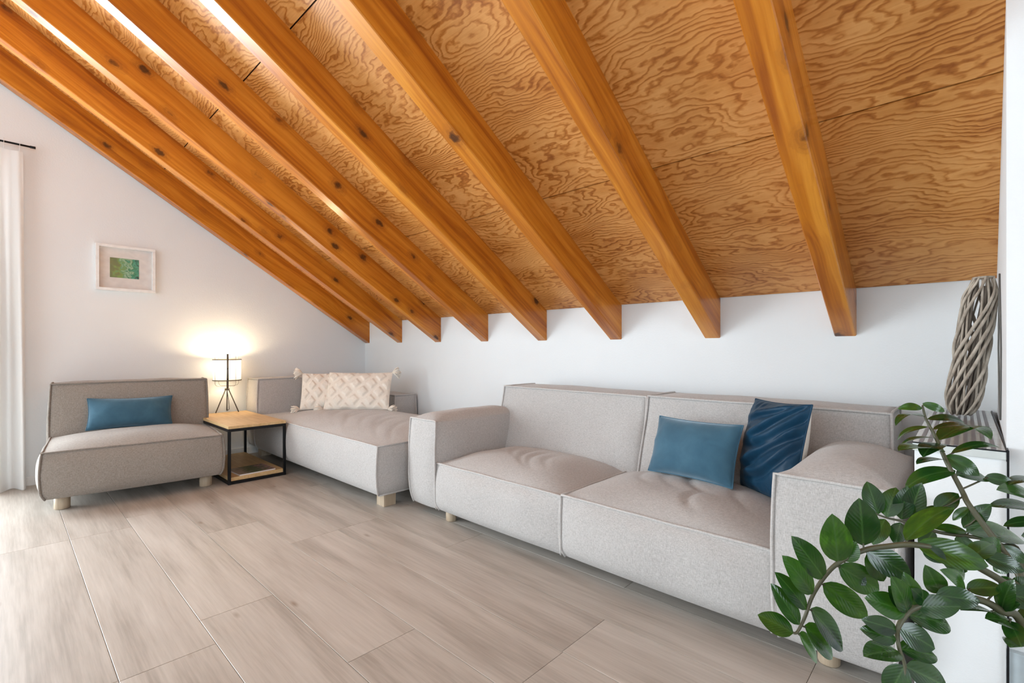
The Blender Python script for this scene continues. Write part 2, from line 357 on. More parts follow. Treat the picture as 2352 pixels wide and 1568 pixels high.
# pier on the right: the side face and the face turned to the room, then the open room beyond it
wr = MB(); XP0, XP1, YP = 4.897, 4.881, -1.0
wr.add([(XP0, 0.0, -.08), (XR, 0.0, -.08), (XR, YP, -.08), (XP1, YP, -.08), (XP0, 0.0, zc(0)+.03), (XR, 0.0, zc(0)+.03), (XR, YP, zc(YP)+.03), (XP1, YP, zc(YP)+.03)],
       [(0, 1, 2, 3), (7, 6, 5, 4), (0, 4, 5, 1), (1, 5, 6, 2), (2, 6, 7, 3), (3, 7, 4, 0)])
wall_right = structure(wr.build('wall_right', 'plaster'))
def wall_x_window(name, x0, x1, y0, y1, wy0, wy1, wz0, wz1):
    b = MB()
    def pz(a, c): return [p for p in ([(a, zc(a)+.05)]+([(YR, ZR+.05)] if a > YR > c else [])+[(c, zc(c)+.05)])]
    b.prism([(y1, -.08)]+pz(y1, wy1)+[(wy1, -.08)], 'x', x0, x1)
    b.prism([(wy1, wz1)]+pz(wy1, wy0)+[(wy0, wz1)], 'x', x0, x1)
    b.prism([(wy0, -.08)]+pz(wy0, y0)+[(y0, -.08)], 'x', x0, x1)
    b.box(x0, x1, wy0, wy1, -.08, wz0); return structure(b.build(name, 'plaster'))
wall_side = wall_x_window('wall_far', XR, XR+.22, YF, 0.0, -4.2, -2.6, 0.8, 2.4)
b = MB(); b.box(-.22, 1.6, YF-.22, YF, -.08, zc(YF)+.1); b.box(5.2, XR+.22, YF-.22, YF, -.08, zc(YF)+.1); b.box(1.6, 5.2, YF-.22, YF, -.08, .65); b.box(1.6, 5.2, YF-.22, YF, 2.45, zc(YF)+.1)
wall_front = structure(b.build('wall_front', 'plaster'))
def window(name, axis, p, a0, a1, z0, z1, leaves):
    w = bpy.data.objects.new(name, None); COL.objects.link(w); w['kind'] = 'structure'
    def bx(mb, a, b2, c, d, t=0.03):
        if axis == 'x': mb.box(p-t, p+t, a, b2, c, d)
        else: mb.box(a, b2, p-t, p+t, c, d)
    fr = MB(); bx(fr, a0, a1, z1-.06, z1); bx(fr, a0, a1, z0, z0+.06)
    n = leaves
    for i in range(n+1):
        q = a0+(a1-a0)*i/n; bx(fr, max(a0, q-.05), min(a1, q+.05), z0+.06, z1-.06)
    fr.build('window_frame', 'white', w)
    for i in range(n):
        pn = MB(); bx(pn, a0+(a1-a0)*i/n+.05, a0+(a1-a0)*(i+1)/n-.05, z0+.06, z1-.06, .004); pn.build('pane', 'glass', w)
window('window_1', 'x', -0.13, WY0, WY1, WZ0, WZ1, 2)
window('rear_fill_window', 'y', YF-.12, 1.6, 5.2, .65, 2.45, 3)  # unseen window, added for the fill light behind the camera
window('side_fill_window', 'x', XR+.12, -4.2, -2.6, .8, 2.4, 2)  # unseen window, added for the cool fill from the far right
bb = structure(MB().bbox(0.0005, 0.014, WY1+.04, -0.002, 0, 0.062, 0.003).build('baseboard_left', 'white'))
structure(MB().bbox(0.016, XP0-.23, -0.0145, -0.0005, 0, 0.062, 0.003).build('baseboard_back', 'white'))

# ceiling: dark boarding, plywood panels on it, pine beams below
ce = MB()
ce.prism([(0.22, zc(0)-SL*.22+.02), (YR, ZR+.02), (YR, ZR+.10), (0.22, zc(0)-SL*.22+.10)], 'x', -.22, XR+.22)
ce.prism([(YR, ZR+.02), (YF-.2, zc(YF)-SL*.2+.02), (YF-.2, zc(YF)-SL*.2+.10), (YR, ZR+.10)], 'x', -.22, XR+.22)
ceiling = structure(ce.build('ceiling', 'ceilback'))
BX = [(i+.155)*.62-.0869/2 for i in range(12)]     # beam centre lines
cuts = [0.0, BX[2], BX[4], BX[6], BX[7], XR]
scut = [0.004, 0.940, 2.181, 3.42, -YR/CA-.003]
for i in range(len(cuts)-1):
    for j in range(len(scut)-1):
        hx = (cuts[i+1]-cuts[i])/2-.001; hy = (scut[j+1]-scut[j])/2-.0028
        mb = MB().box(-hx, hx, -hy, hy, -.016, 0.0); o = mb.build('panel', 'ply', ceiling)
        s = (scut[j]+scut[j+1])/2
        o.location = ((cuts[i]+cuts[i+1])/2, -s*CA, Z0+s*SA); o.rotation_euler = (PI-AL, 0, 0)
o = obj('panel', [(0, YR, ZR), (XR, YR, ZR), (XR, YF, zc(YF)), (0, YF, zc(YF))], [(0, 1, 2, 3)], 'plaster', ceiling)
ORD = ['first', 'second', 'third', 'fourth', 'fifth', 'sixth', 'seventh', 'eighth']
BD = .219*CA; bl = -YR/CA-.002; wv = .0869/2; ch = .004
for i in range(12):
    x = BX[i]
    if x > XR-.1: continue
    off = 0.0 if i < 8 else 1.25           # beams past the pier start at its face
    def prof(s0, s1):   # s0 -> start on slope for depth 0 and depth BD
        ring = []
        for (px, d) in ((-wv, 0.0), (wv, 0.0), (wv, BD-ch), (wv-ch, BD), (-wv+ch, BD), (-wv, BD-ch)): ring.append((px, d))
        v = [(px, s0-d*SL if i < 8 else s0, d) for px, d in ring]+[(px, s1, d) for px, d in ring]
        n = len(ring); return v, [tuple(range(n)), tuple(range(n, 2*n))[::-1]]+[(k, n+k, n+(k+1) % n, (k+1) % n) for k in range(n)]
    v, f = prof(-.003+off, bl)
    o = obj('wooden_beam', v, f, 'pine')
    o.location = (x, 0, Z0); o.rotation_euler = (PI-AL, 0, 0)
    if i == 0: lab = 'orange pine ceiling beam lying right against the white gable wall'
    elif i == 7: lab = 'orange pine ceiling beam nearest the white pier, last one on the right'
    elif i < 7: lab = 'orange knotty pine ceiling beam, %s one counted from the gable wall with the picture' % ORD[i]
    else: lab = 'orange pine ceiling beam out of view past the white pier'
    tag(o, lab, 'beam', 'sloping pine ceiling beams')

# ---------------------------------------------------------------- upholstered blocks
def sstep(t): t = max(0.0, min(1.0, t)); return t*t*(3-2*t)
def puff(name, dims, bulge, mat, parent, n=16, roundk=0.0, shear=0.0, wrinkle=None, power=3.4, seed=0.0):
    """soft upholstered block; dims x0,x1,y0,y1,z0,z1; bulge -x,+x,-y,+y,-z,+z; shear moves the top edge of the -y face in y; wrinkle(face,u,v)->offset"""
    x0, x1, y0, y1, z0, z1 = dims; c = Vector(((x0+x1)/2, (y0+y1)/2, (z0+z1)/2)); h = Vector(((x1-x0)/2, (y1-y0)/2, (z1-z0)/2))
    bm = bmesh.new(); cache = {}
    def pt(a, b, cc):
        key = (round(a, 5), round(b, 5), round(cc, 5))
        if key in cache: return cache[key]
        p = Vector((a, b, cc)); q = Vector(p); off = Vector((0, 0, 0))
        for ax in range(3):
            for sg in (-1, 1):
                if abs(p[ax]-sg) < 1e-5:
                    u, v = [p[k] for k in range(3) if k != ax]
                    w = (1-abs(u)**power)*(1-abs(v)**power)
                    if roundk and ax == 2: w = (1-abs(u)**3.2)*(1-abs(v)**6)
                    d = bulge[ax*2+(1 if sg > 0 else 0)]*w
                    if wrinkle: d += wrinkle((ax, sg), u, v)*min(1.0, w*2.5)
                    nz = noise.noise(Vector((p.x*h.x*5+seed, p.y*h.y*5+seed*1.7, p.z*h.z*5)))
                    d += nz*0.006*min(1.0, w*2)
                    off[ax] += sg*d
        if roundk:     # roll the long upper edges over, least at the front face
            k = roundk*(1-sstep((-p.y-0.62)/0.38)) if p.z > 0 else 0.0
            if p.z > 0:
                kz = k*p.z
                q.x = p.x*math.sqrt(max(0, 1-kz*p.z*p.z*0.5)); q.z = p.z*math.sqrt(max(0, 1-k*p.x*p.x*0.5))
        w3 = Vector((c.x+q.x*h.x, c.y+q.y*h.y, c.z+q.z*h.z))+off
        w3 += Vector(barrel(p.x, p.y, p.z))
        if shear: w3.y += shear*sstep((p.z+1)/2)*(1 if p.y < 0 else 0)*(-p.y)
        r = bm.verts.new(w3); cache[key] = r; return r
    L = [-1+2*i/n for i in range(n+1)]
    L = [math.copysign(1-(1-abs(t))**1.25, t) for t in L]
    for ax in range(3):
        for sg in (-1, 1):
            o1, o2 = [k for k in range(3) if k != ax]
            for i in range(n):
                for j in range(n):
                    qs = []
                    for (ii, jj) in ((i, j), (i+1, j), (i+1, j+1), (i, j+1)):
                        p = [0, 0, 0]; p[ax] = sg; p[o1] = L[ii]; p[o2] = L[jj]; qs.append(pt(*p))
                    try: bm.faces.new(qs)
                    except ValueError: pass
    bmesh.ops.recalc_face_normals(bm, faces=bm.faces[:])
    me = bpy.data.meshes.new(name); bm.to_mesh(me); bm.free(); me.materials.append(M[mat])
    me.polygons.foreach_set('use_smooth', [True]*len(me.polygons))
    o = bpy.data.objects.new(name, me); COL.objects.link(o); o.parent = parent
    o['_d'] = 0; del o['_d']
    return o, pt_factory(dims, roundk, shear)
def barrel(a, b, c):    # the stuffed blocks belly out a little and tuck in towards the floor
    k = 1-c*c; t = max(0.0, -c-0.55)/0.45
    return (a*(0.005*k-0.010*t*t), b*(0.010*k-0.014*t*t), 0.006*t*t*(a*a+b*b)*0.5)
def pt_factory(dims, roundk, shear):
    x0, x1, y0, y1, z0, z1 = dims
    def P(a, b, c):   # point on the block's edges, a,b,c in -1..1
        x, y, z = (x0+x1)/2+a*(x1-x0)/2, (y0+y1)/2+b*(y1-y0)/2, (z0+z1)/2+c*(z1-z0)/2
        if shear: y += shear*sstep((c+1)/2)*(1 if b < 0 else 0)*(-b)
        bx_, by_, bz_ = barrel(a, b, c)
        return (x+bx_, y+by_, z+bz_)
    return P
def pipe(parent, P, runs, r=0.0056, seed=0.0, mat='piping'):
    """piping seams: runs of corner triples joined by straight, slightly uneven tubes"""
    mb = MB()
    for run in runs:
        pts = []
        for a, b in zip(run[:-1], run[1:]):
            a, b = Vector(a), Vector(b); n = 14
            for i in range(n):
                t = i/n; q = a.lerp(b, t); w = Vector(P(*q))+Vector([math.copysign(0.0016, c_) if abs(c_) > 0.999 else 0 for c_ in q])
                w += Vector((noise.noise(w*9+Vector((seed, 0, 0))), noise.noise(w*9+Vector((0, seed, 5))), noise.noise(w*9+Vector((3, 0, seed)))))*0.0035*math.sin(PI*t)
                pts.append(w)
        pts.append(Vector(P(*run[-1]))); mb.tube(pts, r, 7)
    return mb.build('piping', mat, parent, True)
def face_run(axis, sg):   # closed loop around one face
    cs = []
    for u, v in ((-1, -1), (1, -1), (1, 1), (-1, 1), (-1, -1)):
        p = [0, 0, 0]; p[axis] = sg; o = [k for k in range(3) if k != axis]; p[o[0]] = u; p[o[1]] = v; cs.append(tuple(p))
    return cs
def creases(seed, amp, lines):
    """shallow pulled folds on the top face; lines: (u0, v0, angle, length, width, depth)"""
    def f(face, u, v):
        if face != (2, 1): return 0.0
        d = amp*noise.noise(Vector((u*2.2+seed, v*2.2, seed)))
        for (u0, v0, an, ln, wd, dp) in lines:
            du, dv = u-u0, v-v0; t = du*math.cos(an)+dv*math.sin(an); s = -du*math.sin(an)+dv*math.cos(an)
            s += 0.25*t*t/ln
            d += dp*math.exp(-(s/wd)**2)*math.exp(-(t/ln)**4)
        return d
    return f

# ---- main sofa
S = thing('sofa', (3.55, -0.6, 0), 0, 'wide pale greige two-seat fabric sofa with block arms beside the white pier', 'sofa')
def W(ob, par): ob.matrix_parent_inverse = par.matrix_basis.inverted(); return ob   # keep world coordinates under the parent
bpy.context.view_layer.update()
def sofa_block(par, name, dims, bulge, runs, n=18, **kw):
    o, P = puff(name, dims, bulge, 'fabric', par, n=n, **kw); W(o, par)
    p = pipe(o, P, runs, seed=kw.get('seed', 0)*1.3)
    return o
FR = [(-1, -1, -1), (-1, -1, 1), (1, -1, 1), (1, -1, -1)]
cr1 = creases(1.0, 0.006, [(-0.38, 0.10, 1.95, 0.45, 0.034, -0.007), (-0.12, -0.05, 1.90, 0.55, 0.036, -0.010), (0.06, -0.10, 1.85, 0.52, 0.036, -0.009), (0.26, 0.0, 1.80, 0.42, 0.040, -0.006), (-0.62, 0.2, 2.0, 0.32, 0.034, -0.005)])
cr2 = creases(5.0, 0.006, [(0.00, 0.15, 2.05, 0.40, 0.040, -0.011), (0.16, -0.45, 1.70, 0.28, 0.040, -0.012), (-0.28, 0.15, 1.9, 0.38, 0.045, -0.005), (-0.55, 0.1, 1.9, 0.4, 0.045, -0.005), (0.45, 0.1, 1.8, 0.45, 0.045, -0.005)])
sofa_block(S, 'seat_cushion', (2.647, 3.522, -1.062, -0.45, 0.055, 0.322), (0.0, 0.014, 0.034, 0, 0.006, 0.066), [FR, [(-1, -1, 1), (-1, 1, 1)], [(1, -1, 1), (1, 1, 1)]], wrinkle=cr1, seed=1.0, n=64)
sofa_block(S, 'seat_cushion', (3.527, 4.366, -1.060, -0.45, 0.055, 0.326), (0.014, 0.0, 0.034, 0, 0.006, 0.068), [FR, [(-1, -1, 1), (-1, 1, 1)], [(1, -1, 1), (1, 1, 1)]], wrinkle=cr2, seed=5.0, n=64)
def wr_back(seed):
    def f(face, u, v):
        if face != (1, -1): return 0.0
        return 0.016*noise.noise(Vector((u*5+seed, v*1.3, 0)))
    return f
sofa_block(S, 'backrest', (2.545, 3.586, -0.545, -0.10, 0.10, 0.712), (0.024, 0.008, 0.026, 0.01, 0, 0.014), [FR, face_run(0, -1), face_run(0, 1)], shear=0.135, seed=2.0, wrinkle=wr_back(1))
sofa_block(S, 'backrest', (3.598, 4.600, -0.545, -0.10, 0.10, 0.716), (0.008, 0.024, 0.026, 0.01, 0, 0.014), [FR, face_run(0, -1), face_run(0, 1)], shear=0.135, seed=3.0, wrinkle=wr_back(4))
sofa_block(S, 'armrest', (2.408, 2.642, -1.066, -0.39, 0.055, 0.556), (0.014, 0.018, 0.016, 0.0, 0.004, 0.036), [FR], roundk=0.17, n=26, seed=7.0)
sofa_block(S, 'armrest', (4.371, 4.668, -1.066, -0.39, 0.055, 0.572), (0.018, 0.022, 0.016, 0.0, 0.004, 0.042), [FR], roundk=0.17, n=26, seed=8.0)
for lx, ly in ((2.70, -1.0), (4.50, -0.985), (2.70, -0.2), (4.50, -0.2), (3.55, -0.2)):
    W(MB().lathe([(0.028, 0), (0.030, 0.004), (0.032, 0.075)], (lx, ly, 0.0), 20).build('leg', 'legwood', S, True), S)

# ---- armless element by the gable wall
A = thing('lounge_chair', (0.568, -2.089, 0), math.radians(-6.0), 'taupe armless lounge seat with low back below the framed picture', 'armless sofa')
# local frame: +x is the seat front, y along the seat
def blk(par, name, dims, bulge, runs, **kw):
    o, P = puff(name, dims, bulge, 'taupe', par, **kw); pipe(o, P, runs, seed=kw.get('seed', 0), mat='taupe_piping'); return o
FRX = [(1, -1, -1), (1, -1, 1), (1, 1, 1), (1, 1, -1)]
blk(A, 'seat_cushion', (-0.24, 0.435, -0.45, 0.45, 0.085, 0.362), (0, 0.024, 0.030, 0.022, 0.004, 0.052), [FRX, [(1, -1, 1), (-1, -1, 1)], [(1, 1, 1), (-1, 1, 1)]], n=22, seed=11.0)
def puff_back():
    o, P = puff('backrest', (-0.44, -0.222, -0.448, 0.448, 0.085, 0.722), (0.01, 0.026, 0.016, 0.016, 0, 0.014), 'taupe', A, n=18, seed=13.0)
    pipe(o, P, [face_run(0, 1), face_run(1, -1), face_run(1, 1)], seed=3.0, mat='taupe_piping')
puff_back()
for lx, ly in ((0.30, -0.37), (0.30, 0.37), (-0.36, -0.37), (-0.36, 0.37)):
    MB().lathe([(0.036, 0), (0.038, 0.004), (0.038, 0.10)], (lx, ly, 0), 24).build('leg', 'legwood', A, True)

# ---- chaise in the corner
Cz = thing('chaise_sofa', (1.15, -0.73, 0), 0, 'long greige chaise seat pushed into the room corner behind the side table', 'chaise')
bpy.context.view_layer.update()
crc = creases(9.0, 0.006, [(-0.50+0.15*i, -0.10+0.08*(i % 3), 1.95-0.02*i, 0.62+0.1*(i % 2), 0.016, -0.0065) for i in range(8)])
o, P = puff('seat_cushion', (0.30, 2.285, -1.218, -0.262, 0.088, 0.386), (0, 0.022, 0.020, 0.0, 0.004, 0.052), 'fabric', Cz, n=84, wrinkle=crc, seed=21.0); W(o, Cz)
pipe(o, P, [face_run(0, 1), FR, [(1, 1, 1), (-1, 1, 1)]], seed=2.0)
o, P = puff('backrest', (0.045, 0.292, -1.198, -0.262, 0.088, 0.695), (0.005, 0.020, 0.014, 0.0, 0, 0.012), 'fabric', Cz, seed=23.0); W(o, Cz)
pipe(o, P, [face_run(0, 1), FR], seed=5.0)
o, P = puff('armrest', (0.045, 0.985, -0.255, -0.035, 0.088, 0.532), (0.0, 0.012, 0.012, 0.0, 0, 0.010), 'fabric', Cz, seed=25.0); W(o, Cz)
pipe(o, P, [face_run(0, 1), FR], seed=6.0)
for lx, ly in ((2.19, -1.10), (2.19, -0.36), (0.17, -1.10), (0.17, -0.36)):
    W(MB().bbox(lx-.042, lx+.042, ly-.042, ly+.042, 0, 0.10, 0.003).build('leg', 'legwood', Cz), Cz)

# ---------------------------------------------------------------- cushions
def frame_from(bl, br, tl, tr):
    bl, br, tl, tr = map(Vector, (bl, br, tl, tr)); c = (bl+br+tl+tr)/4
    x = ((br-bl)+(tr-tl)); wd = x.length/2; x.normalize(); yv = ((tl-bl)+(tr-br)); ht = yv.length/2
    yv = (yv-x*yv.dot(x)).normalized(); z = x.cross(yv)
    m = Matrix((x, yv, z)).transposed().to_4x4(); m.translation = c; return m, wd, ht
def pillow_mesh(w, h, t, n=26, pinch=0.06, disp=None, side=1, m=None, ear=0.0):
    vs, fs = [], []; m = m or int(n*h/w)
    def sh(i, n): a = -1+2*i/n; return math.copysign(1-(1-abs(a))**1.35, a)
    for j in range(m+1):
        for i in range(n+1):
            u, v = sh(i, n), sh(j, m)
            x = u*(1-pinch*(1-v*v)**1.0*(abs(u)**2)); y = v*(1-pinch*(w/h)*(1-u*u)*(abs(v)**2))
            th = ((1-abs(u)**2.2)*(1-abs(v)**2.2))**0.55*t/2
            if disp: th += disp(u, v)*min(1, th/(t*0.15))
            vs.append((x*w/2, y*h/2, side*th))
    for j in range(m):
        for i in range(n):
            q = (j*(n+1)+i, j*(n+1)+i+1, (j+1)*(n+1)+i+1, (j+1)*(n+1)+i); fs.append(q if side > 0 else q[::-1])
    loop = [i for i in range(n+1)]+[j*(n+1)+n for j in range(1, m+1)]+[m*(n+1)+i for i in range(n-1, -1, -1)]+[j*(n+1) for j in range(m-1, 0, -1)]
    return vs, fs, [Vector(vs[k]) for k in loop]
def cushion(name, corners, t, mat, label, group, disp=None, n=30, pinch=0.06, backmat=None, piping=None, dispb=None, cat='cushion', pr=0.003):
    mw, w, h = frame_from(*corners)
    root = thing(name, (0, 0, 0), 0, label, cat, group); root.matrix_basis = mw
    v, f, loop = pillow_mesh(w, h, t, n, pinch, disp, 1); obj('front_cover', v, f, mat, root, True)
    v, f, _ = pillow_mesh(w, h, t, n, pinch, dispb, -1); obj('back_cover', v, f, backmat or mat, root, True)
    MB().tube(loop, pr, 6, closed=True).build('seam', piping or mat, root, True)
    return root, w, h
def soft(seed, a, su, sv, extra=None):
    def f(u, v):
        d = a*noise.noise(Vector((u*su+seed, v*sv, seed)))+a*0.5*noise.noise(Vector((u*su*2.3, v*sv*2.3+seed, 3)))
        # small puckers along the seams
        e = max(abs(u), abs(v)); d += 0.004*noise.noise(Vector((u*9+seed, v*9, 1)))*sstep((e-0.55)/0.4)
        if extra: d += extra(u, v)
        return d
    return f
cushion('lumbar_cushion', ((0.415, -2.335, 0.400), (0.480, -1.850, 0.396), (0.345, -2.342, 0.618), (0.415, -1.862, 0.606)), 0.14, 'blue',
        'small slate blue velvet lumbar cushion on the taupe armless seat', None, soft(2, 0.006, 2.0, 1.6), pinch=0.05)
cushion('lumbar_cushion', ((3.712, -0.640, 0.395), (4.122, -0.695, 0.392), (3.732, -0.548, 0.637), (4.120, -0.590, 0.645)), 0.15, 'blue',
        'dusty blue velvet lumbar cushion leaning on the right sofa seat', None, soft(6, 0.006, 1.6, 1.6), pinch=0.045)
def folds(u, v):
    d = 0.0
    for (ph, am, wd, u0) in ((0.30, -0.020, 0.075, 0.2), (0.02, -0.022, 0.085, 0.1), (-0.30, -0.020, 0.08, 0.0), (0.62, -0.014, 0.07, -0.2), (-0.62, -0.014, 0.08, 0.3)):
        s = v-ph-0.45*u-0.28*u*u+0.08*math.sin(3*u+ph*9); w = sstep((u+1.0-0.5*u0)/0.8)
        d += am*math.exp(-(s/wd)**2)*w-am*0.8*math.exp(-((s-0.14)/(wd*1.2))**2)*w
    return d
cushion('throw_cushion', ((4.085, -0.500, 0.375), (4.318, -0.735, 0.372), (4.128, -0.455, 0.735), (4.425, -0.690, 0.765)), 0.15, 'navy',
        'large dark petrol blue creased cushion with cream back against the right sofa arm', None, soft(9, 0.006, 1.5, 1.5, folds), n=64, pinch=0.05, backmat='cream_back', piping='navy', pr=0.003)
def diamonds(seed):
    def f(u, v):
        d = 0.005*noise.noise(Vector((u*2+seed, v*2, 0)))
        a, b = u*2.0+v*1.15+seed, u*2.0-v*1.15
        fa, fb = a-math.floor(a), b-math.floor(b)
        e = min(fa, 1-fa, fb, 1-fb); q = sstep((e-0.13)/0.12)
        d += 0.0125*q+0.0035*q*noise.noise(Vector((u*45, v*28, seed)))
        return d
    return f
def tufted(corners, label, seed, show):
    root, w, h = cushion('tufted_cushion', corners, 0.10, 'cream', label, 'cream tufted cushions on the chaise', diamonds(seed), n=84, pinch=0.03)
    for sx, sy in show:
        mb = MB(); rnd = random.Random(int(seed*10)+sx*3+sy)
        base = Vector((sx*w/2*0.985, sy*h/2*0.985, 0)); dr = Vector((sx*1.0, sy*0.25-0.10, 0.15)).normalized()
        for k in range(70):
            a = rnd.uniform(0, 2*PI); sp = rnd.uniform(0.0, 0.95)
            d2 = (dr+Vector((0, math.cos(a)*sp, math.sin(a)*sp))).normalized(); ln = rnd.uniform(0.050, 0.085)
            mid = base+d2*ln*0.55+Vector((0, 0.004, 0.003)); tip = base+d2*ln+Vector((0, -0.006, 0))
            mb.tube([base, mid, tip], [0.0030, 0.0060, 0.0042], 5)
        mb.lathe([(0.004, -0.006), (0.009, 0), (0.004, 0.006)], tuple(base), 8)
        mb.build('tassel', 'cream', root, True)
tufted(((0.705, -0.800, 0.430), (1.125, -0.410, 0.432), (0.605, -0.700, 0.748), (0.985, -0.285, 0.744)), 'cream cushion with tufted diamonds, nearer one of two on the chaise', 0.3, ((-1, -1), (1, -1), (1, 1)))
tufted(((0.548, -0.942, 0.428), (0.800, -0.560, 0.430), (0.438, -0.872, 0.738), (0.665, -0.480, 0.738)), 'cream tufted cushion half hidden behind the other on the chaise', 1.4, ((-1, -1), (-1, 1)))

# ---------------------------------------------------------------- side table, lamp, magazine
T = thing('side_table', (0.58, -1.445, 0), 0, 'low side table with oak top and black steel frame between the two seats', 'side table')
tx0, tx1, ty0, ty1, tz = -0.44, 0.443, -0.198, 0.198, 0.415
MB().bbox(tx0, tx1, ty0, ty1, tz-.020, tz, 0.002).build('table_top', 'oak', T)
MB().bbox(tx0+.012, tx1-.012, ty0+.012, ty1-.012, 0.022, 0.048, 0.002).build('lower_shelf', 'oak', T)
q = .009
for sx in (tx0+q, tx1-q):
    for sy in (ty0+q, ty1-q): MB().bbox(sx-q, sx+q, sy-q, sy+q, 0, tz-.020, 0.0015).build('leg', 'black', T)
for z0, z1 in ((tz-.040, tz-.020), (0.002, 0.021)):
    for sy in (ty0+q, ty1-q): MB().box(tx0+2*q, tx1-2*q, sy-q, sy+q, z0, z1).build('rail', 'black', T)
    for sx in (tx0+q, tx1-q): MB().box(sx-q, sx+q, ty0+2*q, ty1-2*q, z0, z1).build('rail', 'black', T)
Mg = thing('magazine', (0.885, -1.445, 0.0482), math.radians(3), 'colourful magazine lying on the lower shelf of the side table', 'magazine')
MB().box(-.12, .115, -.125, .125, 0, .009).build('pages', 'paper', Mg)
MB().box(-.121, .116, -.126, .126, .009, .0098).build('cover', 'mag', Mg)

Lp = thing('table_lamp', (0.155, -1.402, 0.415), 0, 'lit tripod table lamp with white drum shade in a wire cage', 'lamp')
hubz = 0.200
for k, an in enumerate((-75, 45, 165)):
    a = math.radians(an); fx, fy = 0.098*math.cos(a), 0.098*math.sin(a)
    MB().tube([(0.012*math.cos(a), 0.012*math.sin(a), hubz), (fx, fy, 0.003)], 0.0045, 8).build('leg', 'iron', Lp, True)
MB().lathe([(0.017, hubz-.010), (0.019, hubz-.006), (0.019, hubz+.004), (0.012, hubz+.008)], (0, 0, 0), 18).build('hub', 'iron', Lp, True)
sz0, sz1, sr = 0.278, 0.455, 0.105
va = Vector((0.970, -0.245, 0)).normalized()   # side of the lamp on which the bar runs
bd = Vector((va.y, -va.x, 0)); bp = va*(sr+.010)
MB().tube([(0, 0, hubz), (bp.x*.5, bp.y*.5, hubz+.006), (bp.x, bp.y, hubz+.02), (bp.x, bp.y, 0.505)], 0.0075, 8, flat=0.55).build('bar', 'iron', Lp, True)
for z in (0.292, 0.380): MB().tube([(bp.x+va.x*.004, bp.y+va.y*.004, z), (bp.x+va.x*.012, bp.y+va.y*.012, z)], 0.0045, 10).build('screw', 'black', Lp, True)
k = 48
obj('lamp_shade', [(sr*math.cos(2*PI*j/k), sr*math.sin(2*PI*j/k), z) for z in (sz0, sz1) for j in range(k)], [(j, (j+1) % k, k+(j+1) % k, k+j) for j in range(k)], 'shade', Lp, True)
for z in (sz0, sz1): MB().tube([((sr+.002)*math.cos(2*PI*j/k), (sr+.002)*math.sin(2*PI*j/k), z) for j in range(k)], 0.0042, 8, closed=True).build('shade_ring', 'iron', Lp, True)
for an in (0.35, 0.35+PI/2):     # cage wires: rounded rectangles around the drum
    c, s_ = math.cos(an), math.sin(an); r0, zt, zb, rc = sr+.004, sz1+.052, sz0-.050, .03; pts = []
    for cx2, cz2, a0 in ((r0-rc, zt-rc, 0), (-r0+rc, zt-rc, PI/2), (-r0+rc, zb+rc, PI), (r0-rc, zb+rc, 1.5*PI)):
        for i in range(6):
            a = a0+PI/2*i/5; px, pz = cx2+rc*math.cos(a), cz2+rc*math.sin(a); pts.append((px*c, px*s_, pz))
    MB().tube(pts, 0.0014, 6, closed=True).build('cage_wire', 'iron', Lp, True)
MB().tube([(0, 0, hubz), (0, 0, 0.325)], 0.005, 8).build('socket_rod', 'iron', Lp, True)
MB().lathe([(0.012, 0.322), (0.016, 0.335), (0.016, 0.360), (0.010, 0.366)], (0, 0, 0), 16).build('socket', 'black', Lp, True)
MB().lathe([(0.010, 0.366), (0.020, 0.382), (0.022, 0.396), (0.016, 0.412), (0.003, 0.418)], (0, 0, 0), 18).build('bulb', 'bulb', Lp, True)
pd = bpy.data.lights.new('bulb_light', 'POINT'); pd.energy = 5.5; pd.color = (1.0, 0.77, 0.48); pd.shadow_soft_size = 0.022
po = bpy.data.objects.new('bulb_light', pd); COL.objects.link(po); po.parent = Lp; po.location = (0, 0, 0.428)
pts = [(-0.02, 0.005, 0.19), (-0.03, 0.02, 0.10), (-0.045, 0.03, 0.02), (-0.085, 0.03, 0.006), (-0.118, 0.03, 0.002)]
cc = MB().tube([(0.02, -1.36, 0.40), (0.03, -1.34, 0.33), (0.06, -1.30, 0.285), (0.10, -1.275, 0.270), (0.16, -1.262, 0.262)], 0.003, 6)
tag(cc.build('lamp_cord', 'black', None, True), 'thin black lamp cord hanging behind the side table top', 'cord')
MB().tube(pts, 0.0022, 6).build('cord', 'black', Lp, True)

# ---------------------------------------------------------------- framed picture, curtain, rod
Pf = thing('picture_frame', (0, -2.0705, 1.590), 0, 'small white box frame with a green watercolour on the gable wall', 'picture')
hw, hh, fd, fwid = 0.184, 0.176, 0.036, 0.020
for (a, b2, c, d) in ((-hw, hw, hh-fwid, hh), (-hw, hw, -hh, -hh+fwid), (-hw, -hw+fwid, -hh+fwid, hh-fwid), (hw-fwid, hw, -hh+fwid, hh-fwid)):
    MB().bbox(0.001, fd, a, b2, c, d, 0.0015).build('frame_rail', 'white', Pf)
MB().box(0.001, 0.008, -hw+fwid, hw-fwid, -hh+fwid, hh-fwid).build('mount', 'mat', Pf)
pv = boxv(0.008, 0.0095, -0.0895, 0.0895, -0.0765, 0.0765)
tag(obj('print', [(x, y+-0.009, z+.004) for x, y, z in pv], BF, 'art', Pf), 'green and teal abstract watercolour')
MB().box(0.024, 0.0255, -hw+fwid, hw-fwid, -hh+fwid, hh-fwid).build('glass', 'glass', Pf)

